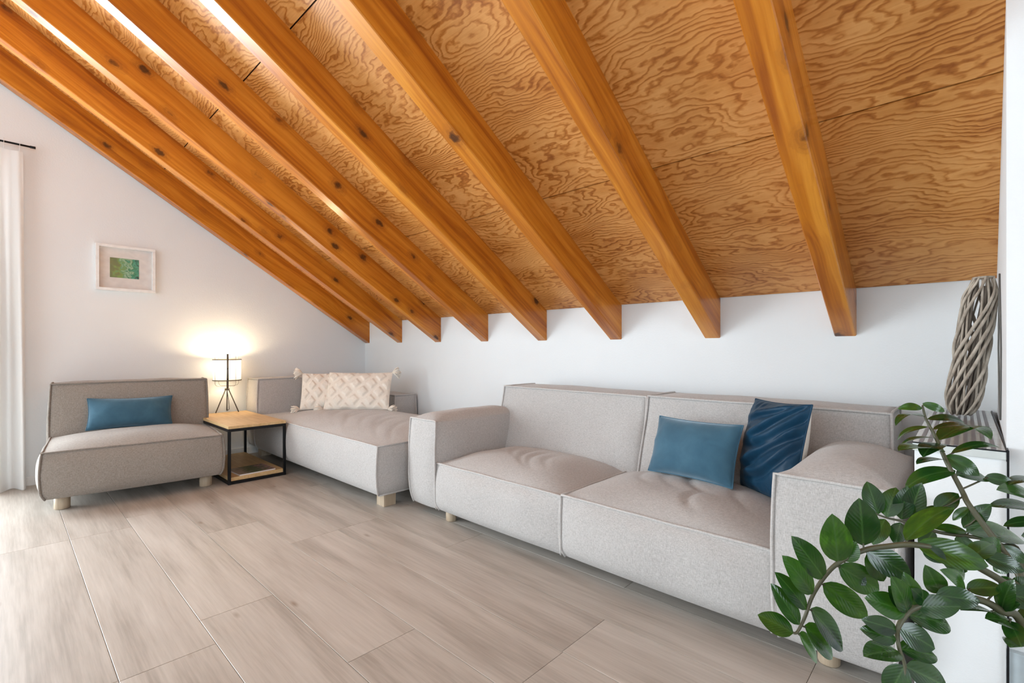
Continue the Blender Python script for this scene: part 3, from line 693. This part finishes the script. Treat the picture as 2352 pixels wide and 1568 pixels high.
rodx, rodz = 0.075, 2.368
Rd = thing('curtain_rod', (0, -2.6, rodz), 0, 'thin black curtain rod mounted high on the gable wall', 'curtain rod')
MB().tube([(rodx, 0.0, 0), (rodx, -2.45, 0)], 0.0065, 10).build('rod', 'black', Rd, True)
MB().tube([(rodx, -0.006, 0), (rodx, 0.022, 0)], 0.0085, 10).build('finial', 'black', Rd, True)
MB().tube([(rodx, -2.444, 0), (rodx, -2.472, 0)], 0.0085, 10).build('finial', 'black', Rd, True)
for yy in (-0.34, -2.1): MB().tube([(0.001, yy, 0), (rodx, yy, 0)], 0.005, 8).build('bracket', 'black', Rd, True)
def curtain(y0, y1, label, seed):
    K = thing('curtain', (rodx, y0, 0), 0, label, 'curtain', None)
    n, m = 90, 26; vs, fs = [], []; wdt = y1-y0; sg = 1 if wdt > 0 else -1
    for j in range(m+1):
        t = j/m; z = 2.315*(1-t)+0.004
        for i in range(n+1):
            s = i/n; ph = 2*PI*s*abs(wdt)/0.095
            amp = 0.010+0.028*sstep(t*1.6)
            x = amp*math.sin(ph+seed)+0.006*math.sin(ph*0.37+t*2)
            y = wdt*s+0.012*math.sin(ph*0.5+seed)*t-0.010*sg*t*(1-s)
            if t > 0.96: x += (t-0.96)*0.8*(0.6+0.4*math.sin(ph))
            vs.append((x, y, z))
    for j in range(m):
        for i in range(n): fs.append((j*(n+1)+i, j*(n+1)+i+1, (j+1)*(n+1)+i+1, (j+1)*(n+1)+i))
    obj('cloth', vs, fs, 'sheer', K, True)
    nt_ = max(2, int(abs(wdt)/0.075))
    for i in range(nt_):
        yy = sg*(0.016+i*0.075)
        MB().tube([(0.0, yy, 2.318), (0.0095, yy, 2.345), (0.0085, yy, rodz+.004), (0, yy, rodz+.0105), (-0.0085, yy, rodz+.004), (-0.0095, yy, 2.345), (0, yy, 2.318)], 0.0012, 6, flat=16.0).build('tab_loop', 'sheer', K)
curtain(-2.640, -3.02, 'white sheer tab-top curtain hanging at the left edge of the view', 0.4)
curtain(-5.03, -4.72, 'white sheer tab-top curtain on the far side of the gable door', 1.2)

# ---------------------------------------------------------------- low partition with glass shelf, wicker, cord loop
pw = MB(); PX0, PX1, PY = 4.705, 4.8795, -1.03
pw.box(PX0, PX1, PY+.004, -0.001, 0, 0.690); o = pw.build('wall_low', 'plaster'); structure(o)
structure(MB().box(4.8835, 5.6, -1.018, -1.0005, 0, 0.215).build('baseboard_right', 'plinth'))
Sh = thing('glass_shelf', (4.795, -0.515, 0.691), 0, 'pale glass shelf with grey stripes on the low white partition', 'shelf')
sx0, sx1 = PX0-.004-4.795, 4.8800-4.795
MB().bbox(sx0, sx1, -.519, .512, 0, .022, .0015).build('glass_slab', 'trayglass', Sh)
ns = 9
for i in range(ns):
    xx = sx0+.013+i*(sx1-sx0-.022)/ns
    MB().box(xx, xx+.0088, -.512, .508, .0222, .0240).build('slat', 'slate', Sh)
MB().box(sx1, sx1+.0035, -.519, .50, -.004, .026).build('edge_trim', 'black', Sh)
MB().box(sx0, sx1, -.5205, -.519, .0195, .0230).build('edge_trim', 'black', Sh)
MB().box(4.8805-4.795, 4.8845-4.795, -.521, -.516, -.690, .024).build('corner_trim', 'black', Sh)

Wk = thing('wicker_lantern', (4.792, -0.320, 0.7165), 0, 'tall grey willow wicker torch leaning towards the white pier', 'wicker decoration')
ax0, ax1 = Vector((0, 0, 0.0)), Vector((0.062, 0.004, 0.512))
def wr_(t):    # radius along the axis: rounded foot, almost straight body, drawn in at the top
    r = 0.0485*math.sqrt(max(0.0, 1-max(0.0, (0.16-t)/0.17)**2))
    return r*(1-0.42*sstep((t-0.80)/0.20)**1.6)-0.003*t
def wp(t, a, k=1.0):
    r = wr_(t)*k; c = ax0.lerp(ax1, t); return (c.x+r*math.cos(a), c.y+r*math.sin(a), c.z)
rw = random.Random(4)
for i in range(10):
    a0 = 2*PI*i/10+rw.uniform(-.15, .15); tw = 3.9+rw.uniform(-.3, .3)
    MB().tube([wp(0.015+0.975*s/40, a0+tw*s/40, 1.0+.03*math.sin(s*.6+i)) for s in range(41)], [0.0034+0.0024*math.sin(PI*s/40) for s in range(41)], 7).build('willow_rod', 'willow', Wk, True)
for i in range(9):
    a0 = 2*PI*i/9+rw.uniform(-.2, .2); tw = -1.1+rw.uniform(-.25, .25)
    MB().tube([wp(0.02+0.95*s/30, a0+tw*s/30, 0.86) for s in range(31)], 0.0036, 6).build('willow_rod', 'willow', Wk, True)
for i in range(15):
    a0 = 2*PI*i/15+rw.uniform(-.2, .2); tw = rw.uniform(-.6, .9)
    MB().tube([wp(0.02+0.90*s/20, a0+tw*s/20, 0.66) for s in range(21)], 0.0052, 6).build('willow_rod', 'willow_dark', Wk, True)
MB().tube([wp(0.985, 2*PI*j/20, 1.0) for j in range(20)], 0.0035, 6, closed=True).build('rim_rod', 'willow', Wk, True)

lp = [(-0.515, 1.208), (-0.44, 1.09), (-0.375, 0.967), (-0.46, 0.84), (-0.585, 0.745), (-0.605, 0.745), (-0.645, 0.84), (-0.665, 0.967), (-0.60, 1.09), (-0.520, 1.208)]
tag(MB().tube([(4.897+0.016*y-0.0026, y, z) for y, z in lp], 0.0022, 6).build('cord_loop', 'cord', None, True), 'thin dark cord hanging in a narrow loop on the white pier', 'cord')

# ---------------------------------------------------------------- house plant
STEMS={
 'A':[ (4.9236,-1.5221,0.2997),(4.8790,-1.5367,0.5565),(4.8582,-1.5014,0.5988),(4.8131,-1.4889,0.6698),(4.8018,-1.4722,0.6932),(4.7797,-1.4517,0.7411),(4.7683,-1.4350,0.7706),(4.7586,-1.4235,0.7935),(4.7466,-1.4142,0.8199),(4.7407,-1.4060,0.8458) ],
 'B':[ (4.9289,-1.5171,0.3034),(4.8773,-1.5659,0.5477),(4.8525,-1.5893,0.5774),(4.8272,-1.6132,0.5984),(4.7864,-1.6380,0.6232),(4.7445,-1.6638,0.6316),(4.7087,-1.6701,0.6211),(4.6762,-1.6871,0.6100),(4.6422,-1.7123,0.5855),(4.6236,-1.7299,0.5599),(4.6095,-1.7500,0.5284),(4.6012,-1.7648,0.4950),(4.5930,-1.7794,0.4719),(4.5875,-1.7846,0.4696) ],
 'C':[ (4.9322,-1.4589,0.2702),(4.8861,-1.4200,0.5589),(4.8558,-1.4349,0.5939),(4.8260,-1.4493,0.6040),(4.7750,-1.4699,0.6055),(4.7453,-1.4843,0.6128),(4.7149,-1.4992,0.6213),(4.6922,-1.5138,0.6265),(4.6737,-1.5244,0.6335) ],
 'D':[ (4.9156,-1.5572,0.3150),(4.8737,-1.6243,0.5238),(4.8467,-1.6636,0.5575),(4.8224,-1.6934,0.5771),(4.7880,-1.7259,0.5805),(4.7517,-1.7602,0.5663),(4.7399,-1.7713,0.5549),(4.7316,-1.7861,0.5389),(4.7301,-1.7874,0.5241),(4.7331,-1.7915,0.5071),(4.7393,-1.7925,0.4864),(4.7417,-1.7971,0.4575) ],
 'E':[ (4.9378,-1.4537,0.2740),(4.9266,-1.4092,0.4882),(4.9175,-1.3904,0.5997),(4.9139,-1.3662,0.6749),(4.9089,-1.3572,0.7265) ],
}
LEAVES=[
('A',4.7401,-1.4086,0.8415,4.7005,-1.422,0.8374,0.2184,-0.8108,0.543,0.0168,3,None,None,None),
('A',4.7407,-1.406,0.8513,4.7752,-1.3961,0.8361,0.3545,-0.9121,0.2057,0.0156,2,4.7407,-1.406,0.8458),
('A',4.7439,-1.4142,0.8241,4.7014,-1.4682,0.8067,-0.2672,-0.0993,0.9585,0.0284,3,None,None,None),
('A',4.7486,-1.4131,0.8199,4.806,-1.403,0.815,0.1517,-0.4281,0.8909,0.0234,2,None,None,None),
('A',4.7497,-1.4214,0.8047,4.7008,-1.4264,0.7711,-0.5172,-0.3095,0.7979,0.0238,2,None,None,None),
('A',4.7578,-1.42,0.8001,4.8219,-1.3866,0.8026,0.0317,-0.1336,0.9905,0.0289,2,None,None,None),
('A',4.7674,-1.4281,0.781,4.8456,-1.3152,0.7756,0.0055,0.0439,0.999,0.055,3,None,None,None),
('A',4.7627,-1.4282,0.784,4.7072,-1.4533,0.7612,-0.3285,-0.1215,0.9367,0.026,2,None,None,None),
('A',4.7682,-1.4322,0.7746,4.7471,-1.5209,0.7578,-0.0265,-0.1806,0.9832,0.0371,1,None,None,None),
('A',4.7711,-1.4423,0.759,4.7115,-1.5413,0.7682,0.0583,0.0578,0.9966,0.0464,1,None,None,None),
('A',4.7777,-1.4493,0.7455,4.7369,-1.5117,0.7411,-0.0488,-0.0393,0.998,0.0299,1,None,None,None),
('A',4.777,-1.4444,0.7524,4.8261,-1.4403,0.7215,0.2645,-0.9161,0.3012,0.0287,2,None,None,None),
('A',4.7853,-1.4084,0.754,4.8554,-1.3976,0.773,-0.2006,-0.3212,0.9255,0.0293,2,4.7754,-1.4453,0.7522),
('A',4.7917,-1.4541,0.7281,4.7179,-1.494,0.6834,-0.1797,-0.5677,0.8033,0.038,2,4.7872,-1.4584,0.7248),
('A',4.793,-1.4582,0.7207,4.8403,-1.3985,0.7066,0.5378,-0.235,0.8097,0.031,1,4.7901,-1.461,0.7185),
('A',4.8339,-1.4116,0.7149,4.8732,-1.4051,0.71,0.1945,-0.9202,0.3396,0.0215,1,4.8004,-1.4708,0.6962),
('E',4.9109,-1.3689,0.6748,4.8484,-1.447,0.6998,0.5541,-0.1839,0.8119,0.0412,1,None,None,None),
('E',4.9105,-1.3589,0.7145,4.8656,-1.4212,0.7068,-0.0154,-0.1111,0.9937,0.0309,1,None,None,None),
('E',4.9134,-1.3727,0.658,4.8389,-1.4287,0.662,0.1993,-0.1956,0.9602,0.0373,1,None,None,None),
('A',4.7647,-1.487,0.6516,4.7962,-1.4615,0.6856,0.12,-0.8443,0.5223,0.0305,1,4.8049,-1.4766,0.6868),
('A',4.8108,-1.4905,0.6688,4.7885,-1.4882,0.6383,-0.4957,-0.8151,0.2996,0.0152,1,None,None,None),
('A',4.8036,-1.4823,0.6264,4.8412,-1.4772,0.679,-0.1756,-0.9598,0.2188,0.0282,1,4.8232,-1.4913,0.6538),
('C',4.8084,-1.4558,0.6121,4.7576,-1.4685,0.6109,0.1072,-0.5084,0.8544,0.021,1,4.8077,-1.4565,0.6045),
('C',4.8084,-1.4558,0.6121,4.8902,-1.3512,0.5864,0.4688,-0.1531,0.8699,0.0541,1,4.8077,-1.4565,0.6045),
('E',4.9098,-1.3822,0.6405,4.8597,-1.3926,0.6199,-0.1707,-0.6482,0.7421,0.0221,1,4.9155,-1.3768,0.6413),
('C',4.6783,-1.5216,0.633,4.6578,-1.5053,0.6917,0.292,-0.8907,0.3484,0.0355,0,None,None,None),
('C',4.6915,-1.514,0.6281,4.7035,-1.4846,0.6838,-0.1181,-0.8671,0.484,0.0386,0,None,None,None),
('C',4.7129,-1.5003,0.6254,4.7229,-1.4976,0.693,-0.0751,-0.9959,0.0508,0.032,1,None,None,None),
('C',4.7272,-1.4921,0.6286,4.7454,-1.5135,0.7075,-0.3025,-0.9354,-0.183,0.0367,1,4.725,-1.4942,0.6185),
('C',4.6889,-1.516,0.6237,4.6726,-1.5459,0.5763,-0.1099,-0.8227,0.5578,0.0338,0,None,None,None),
('C',4.7117,-1.5014,0.6185,4.7064,-1.5197,0.5772,-0.1959,-0.8875,0.4171,0.0288,0,None,None,None),
('B',4.732,-1.6661,0.637,4.7923,-1.5935,0.6894,-0.2736,-0.4037,0.873,0.0432,1,4.7323,-1.6658,0.628),
('B',4.5875,-1.7846,0.4696,4.5339,-1.7993,0.4871,0.3912,-0.6216,0.6787,0.035,0,None,None,None),
('B',4.5947,-1.7749,0.4829,4.5529,-1.7902,0.5468,0.7279,-0.5998,0.3324,0.0312,0,None,None,None),
('B',4.603,-1.7607,0.5071,4.5585,-1.7872,0.5678,0.7983,-0.4649,0.3829,0.0319,0,None,None,None),
('B',4.61,-1.7488,0.5335,4.5726,-1.7963,0.6044,0.8455,-0.5259,0.0925,0.0373,0,None,None,None),
('B',4.6236,-1.7302,0.5577,4.5819,-1.7749,0.6351,0.7741,-0.6309,0.0531,0.0395,0,None,None,None),
('B',4.6416,-1.7129,0.587,4.6366,-1.7373,0.678,0.3804,-0.898,-0.2209,0.047,0,None,None,None),
('B',4.675,-1.6882,0.6185,4.6707,-1.7028,0.7049,0.389,-0.9112,-0.1354,0.0496,0,4.6762,-1.6871,0.61),
('B',4.5947,-1.7778,0.4681,4.6123,-1.7267,0.4023,0.9588,0.0332,0.2822,0.0341,0,4.593,-1.7794,0.4719),
('B',4.6013,-1.7682,0.4804,4.6315,-1.6994,0.4066,0.9539,-0.127,0.2718,0.0421,0,4.5971,-1.7722,0.4833),
('B',4.608,-1.7555,0.5076,4.6458,-1.6942,0.4223,0.9405,-0.2184,0.2604,0.0447,0,4.6048,-1.7585,0.5092),
('B',4.6222,-1.7331,0.549,4.682,-1.6886,0.4935,0.6605,-0.7418,0.1161,0.0413,0,4.6197,-1.7355,0.5511),
('B',4.6422,-1.7123,0.5793,4.6926,-1.6387,0.5264,0.8316,-0.555,0.0209,0.0442,0,4.6399,-1.7145,0.5824),
('B',4.6791,-1.6856,0.6112,4.7388,-1.6543,0.5706,0.5819,-0.77,0.2619,0.0425,0,None,None,None),
('B',4.7456,-1.6631,0.6324,4.8343,-1.6179,0.608,0.4986,-0.7133,0.4926,0.0424,1,None,None,None),
('B',4.6503,-1.7062,0.5891,4.6659,-1.6996,0.6263,-0.0012,-0.9846,0.1747,0.0285,0,None,None,None),
('B',4.7538,-1.6581,0.6288,4.7836,-1.6607,0.612,0.1493,-0.9018,0.4056,0.0245,1,None,None,None),
('B',4.8104,-1.6229,0.6131,4.8415,-1.5621,0.6308,0.2303,-0.3787,0.8964,0.0282,1,4.809,-1.6242,0.6094),
('B',4.8277,-1.5828,0.613,4.878,-1.5703,0.5972,0.343,-0.8321,0.4359,0.0267,1,4.8201,-1.6175,0.6027),
('A',4.8534,-1.4978,0.6104,4.8864,-1.4846,0.5864,0.5085,-0.8252,0.2459,0.0217,1,None,None,None),
('B',4.6495,-1.6794,0.5707,4.6778,-1.6751,0.5431,0.4758,-0.7996,0.3664,0.0242,0,4.6492,-1.7071,0.5906),
('B',4.6802,-1.6847,0.6051,4.7003,-1.6521,0.5503,0.6437,-0.7379,-0.2029,0.0311,0,4.6795,-1.6853,0.6112),
('D',4.7522,-1.7597,0.5663,4.8015,-1.7578,0.5838,-0.1125,-0.9014,0.418,0.0311,1,None,None,None),
('D',4.7733,-1.7398,0.5846,4.8229,-1.7229,0.5866,0.273,-0.8553,0.4404,0.0298,1,4.7752,-1.738,0.5755),
('D',4.8077,-1.6798,0.584,4.8491,-1.6626,0.5934,0.1504,-0.7259,0.6712,0.0248,1,4.8068,-1.7081,0.5787),
('D',4.8369,-1.6501,0.5791,4.8924,-1.6406,0.5789,0.1479,-0.853,0.5006,0.0342,1,4.8295,-1.6846,0.5714),
('D',4.7399,-1.7715,0.5543,4.7891,-1.7029,0.5254,0.7514,-0.2893,0.593,0.0357,1,None,None,None),
('D',4.7316,-1.7861,0.5375,4.773,-1.7615,0.5106,0.6434,-0.6603,0.3873,0.0345,0,None,None,None),
('D',4.7331,-1.7915,0.5071,4.7739,-1.7274,0.4832,0.6394,-0.1243,0.7588,0.0319,0,None,None,None),
('D',4.7403,-1.7921,0.4841,4.7859,-1.7194,0.4357,0.8839,-0.3399,0.3211,0.0394,0,None,None,None),
('D',4.7394,-1.7928,0.4852,4.7197,-1.7947,0.4255,-0.2725,-0.9546,0.1201,0.0341,0,None,None,None),
('D',4.7296,-1.7879,0.5335,4.6901,-1.8292,0.5512,0.7471,-0.5649,0.3504,0.0247,0,None,None,None),
('D',4.7288,-1.7904,0.5195,4.688,-1.8297,0.5365,0.7038,-0.5207,0.4833,0.0259,0,None,None,None),
('D',4.7317,-1.7936,0.5041,4.6982,-1.8715,0.5177,0.3517,0.0123,0.936,0.0344,0,None,None,None),
('D',4.7389,-1.7722,0.5589,4.6928,-1.8201,0.5821,0.746,-0.5134,0.4242,0.0348,0,4.7407,-1.7706,0.5556),
('D',4.7517,-1.7602,0.5684,4.7366,-1.7757,0.6214,0.4518,-0.8827,-0.1293,0.0248,1,None,None,None),
('D',4.7774,-1.7084,0.5771,4.7602,-1.7453,0.6296,0.4882,-0.7812,-0.3891,0.0286,1,4.7802,-1.7332,0.5775),
('D',4.8067,-1.6808,0.584,4.7769,-1.7244,0.6197,0.879,-0.2902,0.3784,0.0255,1,4.8059,-1.709,0.5788),
('B',4.8088,-1.5984,0.5847,4.788,-1.6052,0.5969,0.4726,-0.8054,0.3577,0.0147,1,4.8136,-1.6215,0.6067),
('D',4.8372,-1.6745,0.5563,4.8009,-1.7307,0.5676,0.1293,0.1156,0.9848,0.0272,1,4.8398,-1.6721,0.5631),
('D',4.8651,-1.6356,0.5272,4.8281,-1.6953,0.5511,0.5529,-0.0094,0.8332,0.0297,1,4.8675,-1.6333,0.5316),
('D',4.8563,-1.6485,0.5395,4.8679,-1.6842,0.5188,-0.1311,-0.5265,0.84,0.0252,1,4.8583,-1.6466,0.543),
('D',4.8929,-1.573,0.4729,4.8564,-1.6686,0.5062,-0.0431,0.3435,0.9382,0.043,1,4.8821,-1.6108,0.4822),
('D',4.7419,-1.7695,0.5582,4.7239,-1.8123,0.6232,0.8383,-0.5321,-0.119,0.0319,0,None,None,None),
('D',4.8472,-1.6634,0.5624,4.8675,-1.6751,0.5811,-0.6205,-0.7582,0.2004,0.015,1,4.8457,-1.6648,0.5584),
('D',4.7438,-1.7676,0.565,4.7192,-1.7899,0.5984,0.671,-0.7414,-0.0007,0.0286,0,4.746,-1.7656,0.5608),
('C',4.7453,-1.4843,0.612,4.7642,-1.4709,0.6578,-0.2568,-0.894,0.3673,0.0301,1,None,None,None),
('B',4.7702,-1.648,0.6259,4.805,-1.5977,0.5697,0.894,-0.405,0.1916,0.0332,1,None,None,None),
('C',4.7955,-1.4614,0.6052,4.8198,-1.4694,0.5628,0.1729,-0.9454,0.2762,0.028,1,None,None,None),
('E',4.9222,-1.3988,0.547,4.8742,-1.4086,0.5514,0.2193,-0.8743,0.4331,0.0252,1,None,None,None),
('E',4.9201,-1.3916,0.5845,4.8788,-1.4788,0.6307,0.843,-0.1223,0.5239,0.0428,1,None,None,None),
('A',4.8533,-1.5005,0.605,4.8244,-1.5568,0.6306,0.9054,-0.399,0.145,0.0273,1,None,None,None),
('D',4.8675,-1.6335,0.5328,4.898,-1.5991,0.5525,0.0517,-0.5311,0.8457,0.0253,1,None,None,None),
('D',4.8472,-1.6629,0.5575,4.8606,-1.6768,0.6157,-0.5474,-0.8338,-0.0718,0.0245,1,None,None,None),
('B',4.8446,-1.5968,0.5839,4.8675,-1.5409,0.5391,0.9309,-0.3646,0.0211,0.0301,1,None,None,None),
('D',4.8701,-1.6294,0.528,4.8539,-1.6166,0.4992,-0.5466,-0.8349,-0.0643,0.0228,1,None,None,None),
('B',4.8657,-1.5769,0.5643,4.8864,-1.5766,0.5892,-0.3592,-0.8807,0.3087,0.024,1,None,None,None),
('E',4.9242,-1.4059,0.5101,4.8782,-1.4882,0.5308,0.4212,-0.0066,0.9069,0.0386,1,None,None,None),
('A',4.8637,-1.5117,0.5859,4.8432,-1.5056,0.5659,-0.4439,-0.8764,0.1864,0.0212,1,None,None,None),
('C',4.7612,-1.4766,0.6088,4.7426,-1.4575,0.56,-0.3421,-0.9121,-0.2258,0.0268,1,None,None,None),
('D',4.7635,-1.7491,0.5724,4.7455,-1.7768,0.5993,0.7672,-0.6273,-0.1335,0.0224,1,None,None,None),
]
# 92
Zp = thing('potted_plant', (4.925, -1.50, 0), 0, 'glossy dark green potted plant with arching stems in the right foreground', 'plant')
bpy.context.view_layer.update()
W(MB().lathe([(0.092, 0), (0.100, 0.004), (0.128, 0.27), (0.131, 0.285), (0.122, 0.285), (0.115, 0.255)], (4.925, -1.50, 0), 36, cap=False).build('pot', 'pot', Zp, True), Zp)
W(MB().lathe([(0.001, 0.0), (0.092, 0.0)], (4.925, -1.50, 0.001), 36, cap=False).build('pot_base', 'pot', Zp), Zp)
W(MB().lathe([(0.117, 0.0), (0.05, 0.006), (0.002, 0.008)], (4.925, -1.50, 0.258), 30, cap=False).build('soil', 'soil', Zp, True), Zp)
def leaf_mesh(bend):
    n, m = 12, 6; vs, fs = [], []
    for i in range(n+1):
        t = i/n
        wd = 0.5*(math.sin(PI*t**0.88)**0.62 if 0 < t < 1 else 0)*(1-0.25*t**6)
        wd = max(wd, 0.035*(1-t))
        for j in range(m+1):
            s = -1+2*j/m; y = s*wd
            z = 0.10*abs(y)*1.0-0.05*s*s*wd+bend*(0.11*4*t*(1-t)**1.0*(0.55+0.45*t))
            vs.append((t, y, z))
    for i in range(n):
        for j in range(m): a = i*(m+1)+j; fs.append((a, a+m+1, a+m+2, a+1))
    me = bpy.data.meshes.new('leaf'); me.from_pydata(vs, [], fs); me.update(); me.materials.append(M['leaf'])
    me.polygons.foreach_set('use_smooth', [True]*len(me.polygons)); return me
LM = [leaf_mesh(b) for b in (0.45, 0.9, 1.7, 2.4)]
def spline(pts, k=6):
    P_ = [Vector(p) for p in pts]; out = []
    for i in range(len(P_)-1):
        p0, p1, p2, p3 = P_[max(i-1, 0)], P_[i], P_[i+1], P_[min(i+2, len(P_)-1)]
        for j in range(k):
            t = j/k; out.append(0.5*((2*p1)+(p2-p0)*t+(2*p0-5*p1+4*p2-p3)*t*t+(3*p1-p0-3*p2+p3)*t**3))
    out.append(P_[-1]); return out
stem_ob = {}
for kk, pts in STEMS.items():
    b0 = Vector(pts[0]); q = [(4.925+(b0.x-4.925)*.4, -1.50+(b0.y+1.50)*.4, 0.262)]+pts[0:]
    if pts[0][2] < 0.275: q = [q[0]]+pts[1:]
    sp = spline(q); n = len(sp); r0 = 0.0072 if kk != 'C' else 0.0055
    stem_ob[kk] = W(MB().tube(sp, [r0*(1-0.72*i/(n-1)) for i in range(n)], 8).build('stem', 'stem', Zp, True), Zp)
bpy.context.view_layer.update()
for (kk, bx, by, bz, tx, ty, tz_, nx, ny, nz, w, bend, sx, sy, sz) in LEAVES:
    b0, t0, nn = Vector((bx, by, bz)), Vector((tx, ty, tz_)), Vector((nx, ny, nz))
    ax = t0-b0; Ln = ax.length; ax.normalize(); nn = (nn-ax*nn.dot(ax)).normalized(); sd = nn.cross(ax)
    if nn.z < -0.2: pass
    m = Matrix((ax*Ln, sd*w*1.08, nn*Ln)).transposed().to_4x4(); m.translation = b0
    st = stem_ob[kk]; o = bpy.data.objects.new('leaf', LM[bend]); COL.objects.link(o); o.parent = st
    o.matrix_parent_inverse = st.matrix_world.inverted(); o.matrix_basis = m
    if sx is not None:
        a = Vector((sx, sy, sz)); pt = MB().tube([a, a.lerp(b0, 0.5)+Vector((0, 0, -0.002)), b0+ax*0.004], 0.0016, 6).build('petiole', 'stem', st, True)
        pt.matrix_parent_inverse = st.matrix_world.inverted()
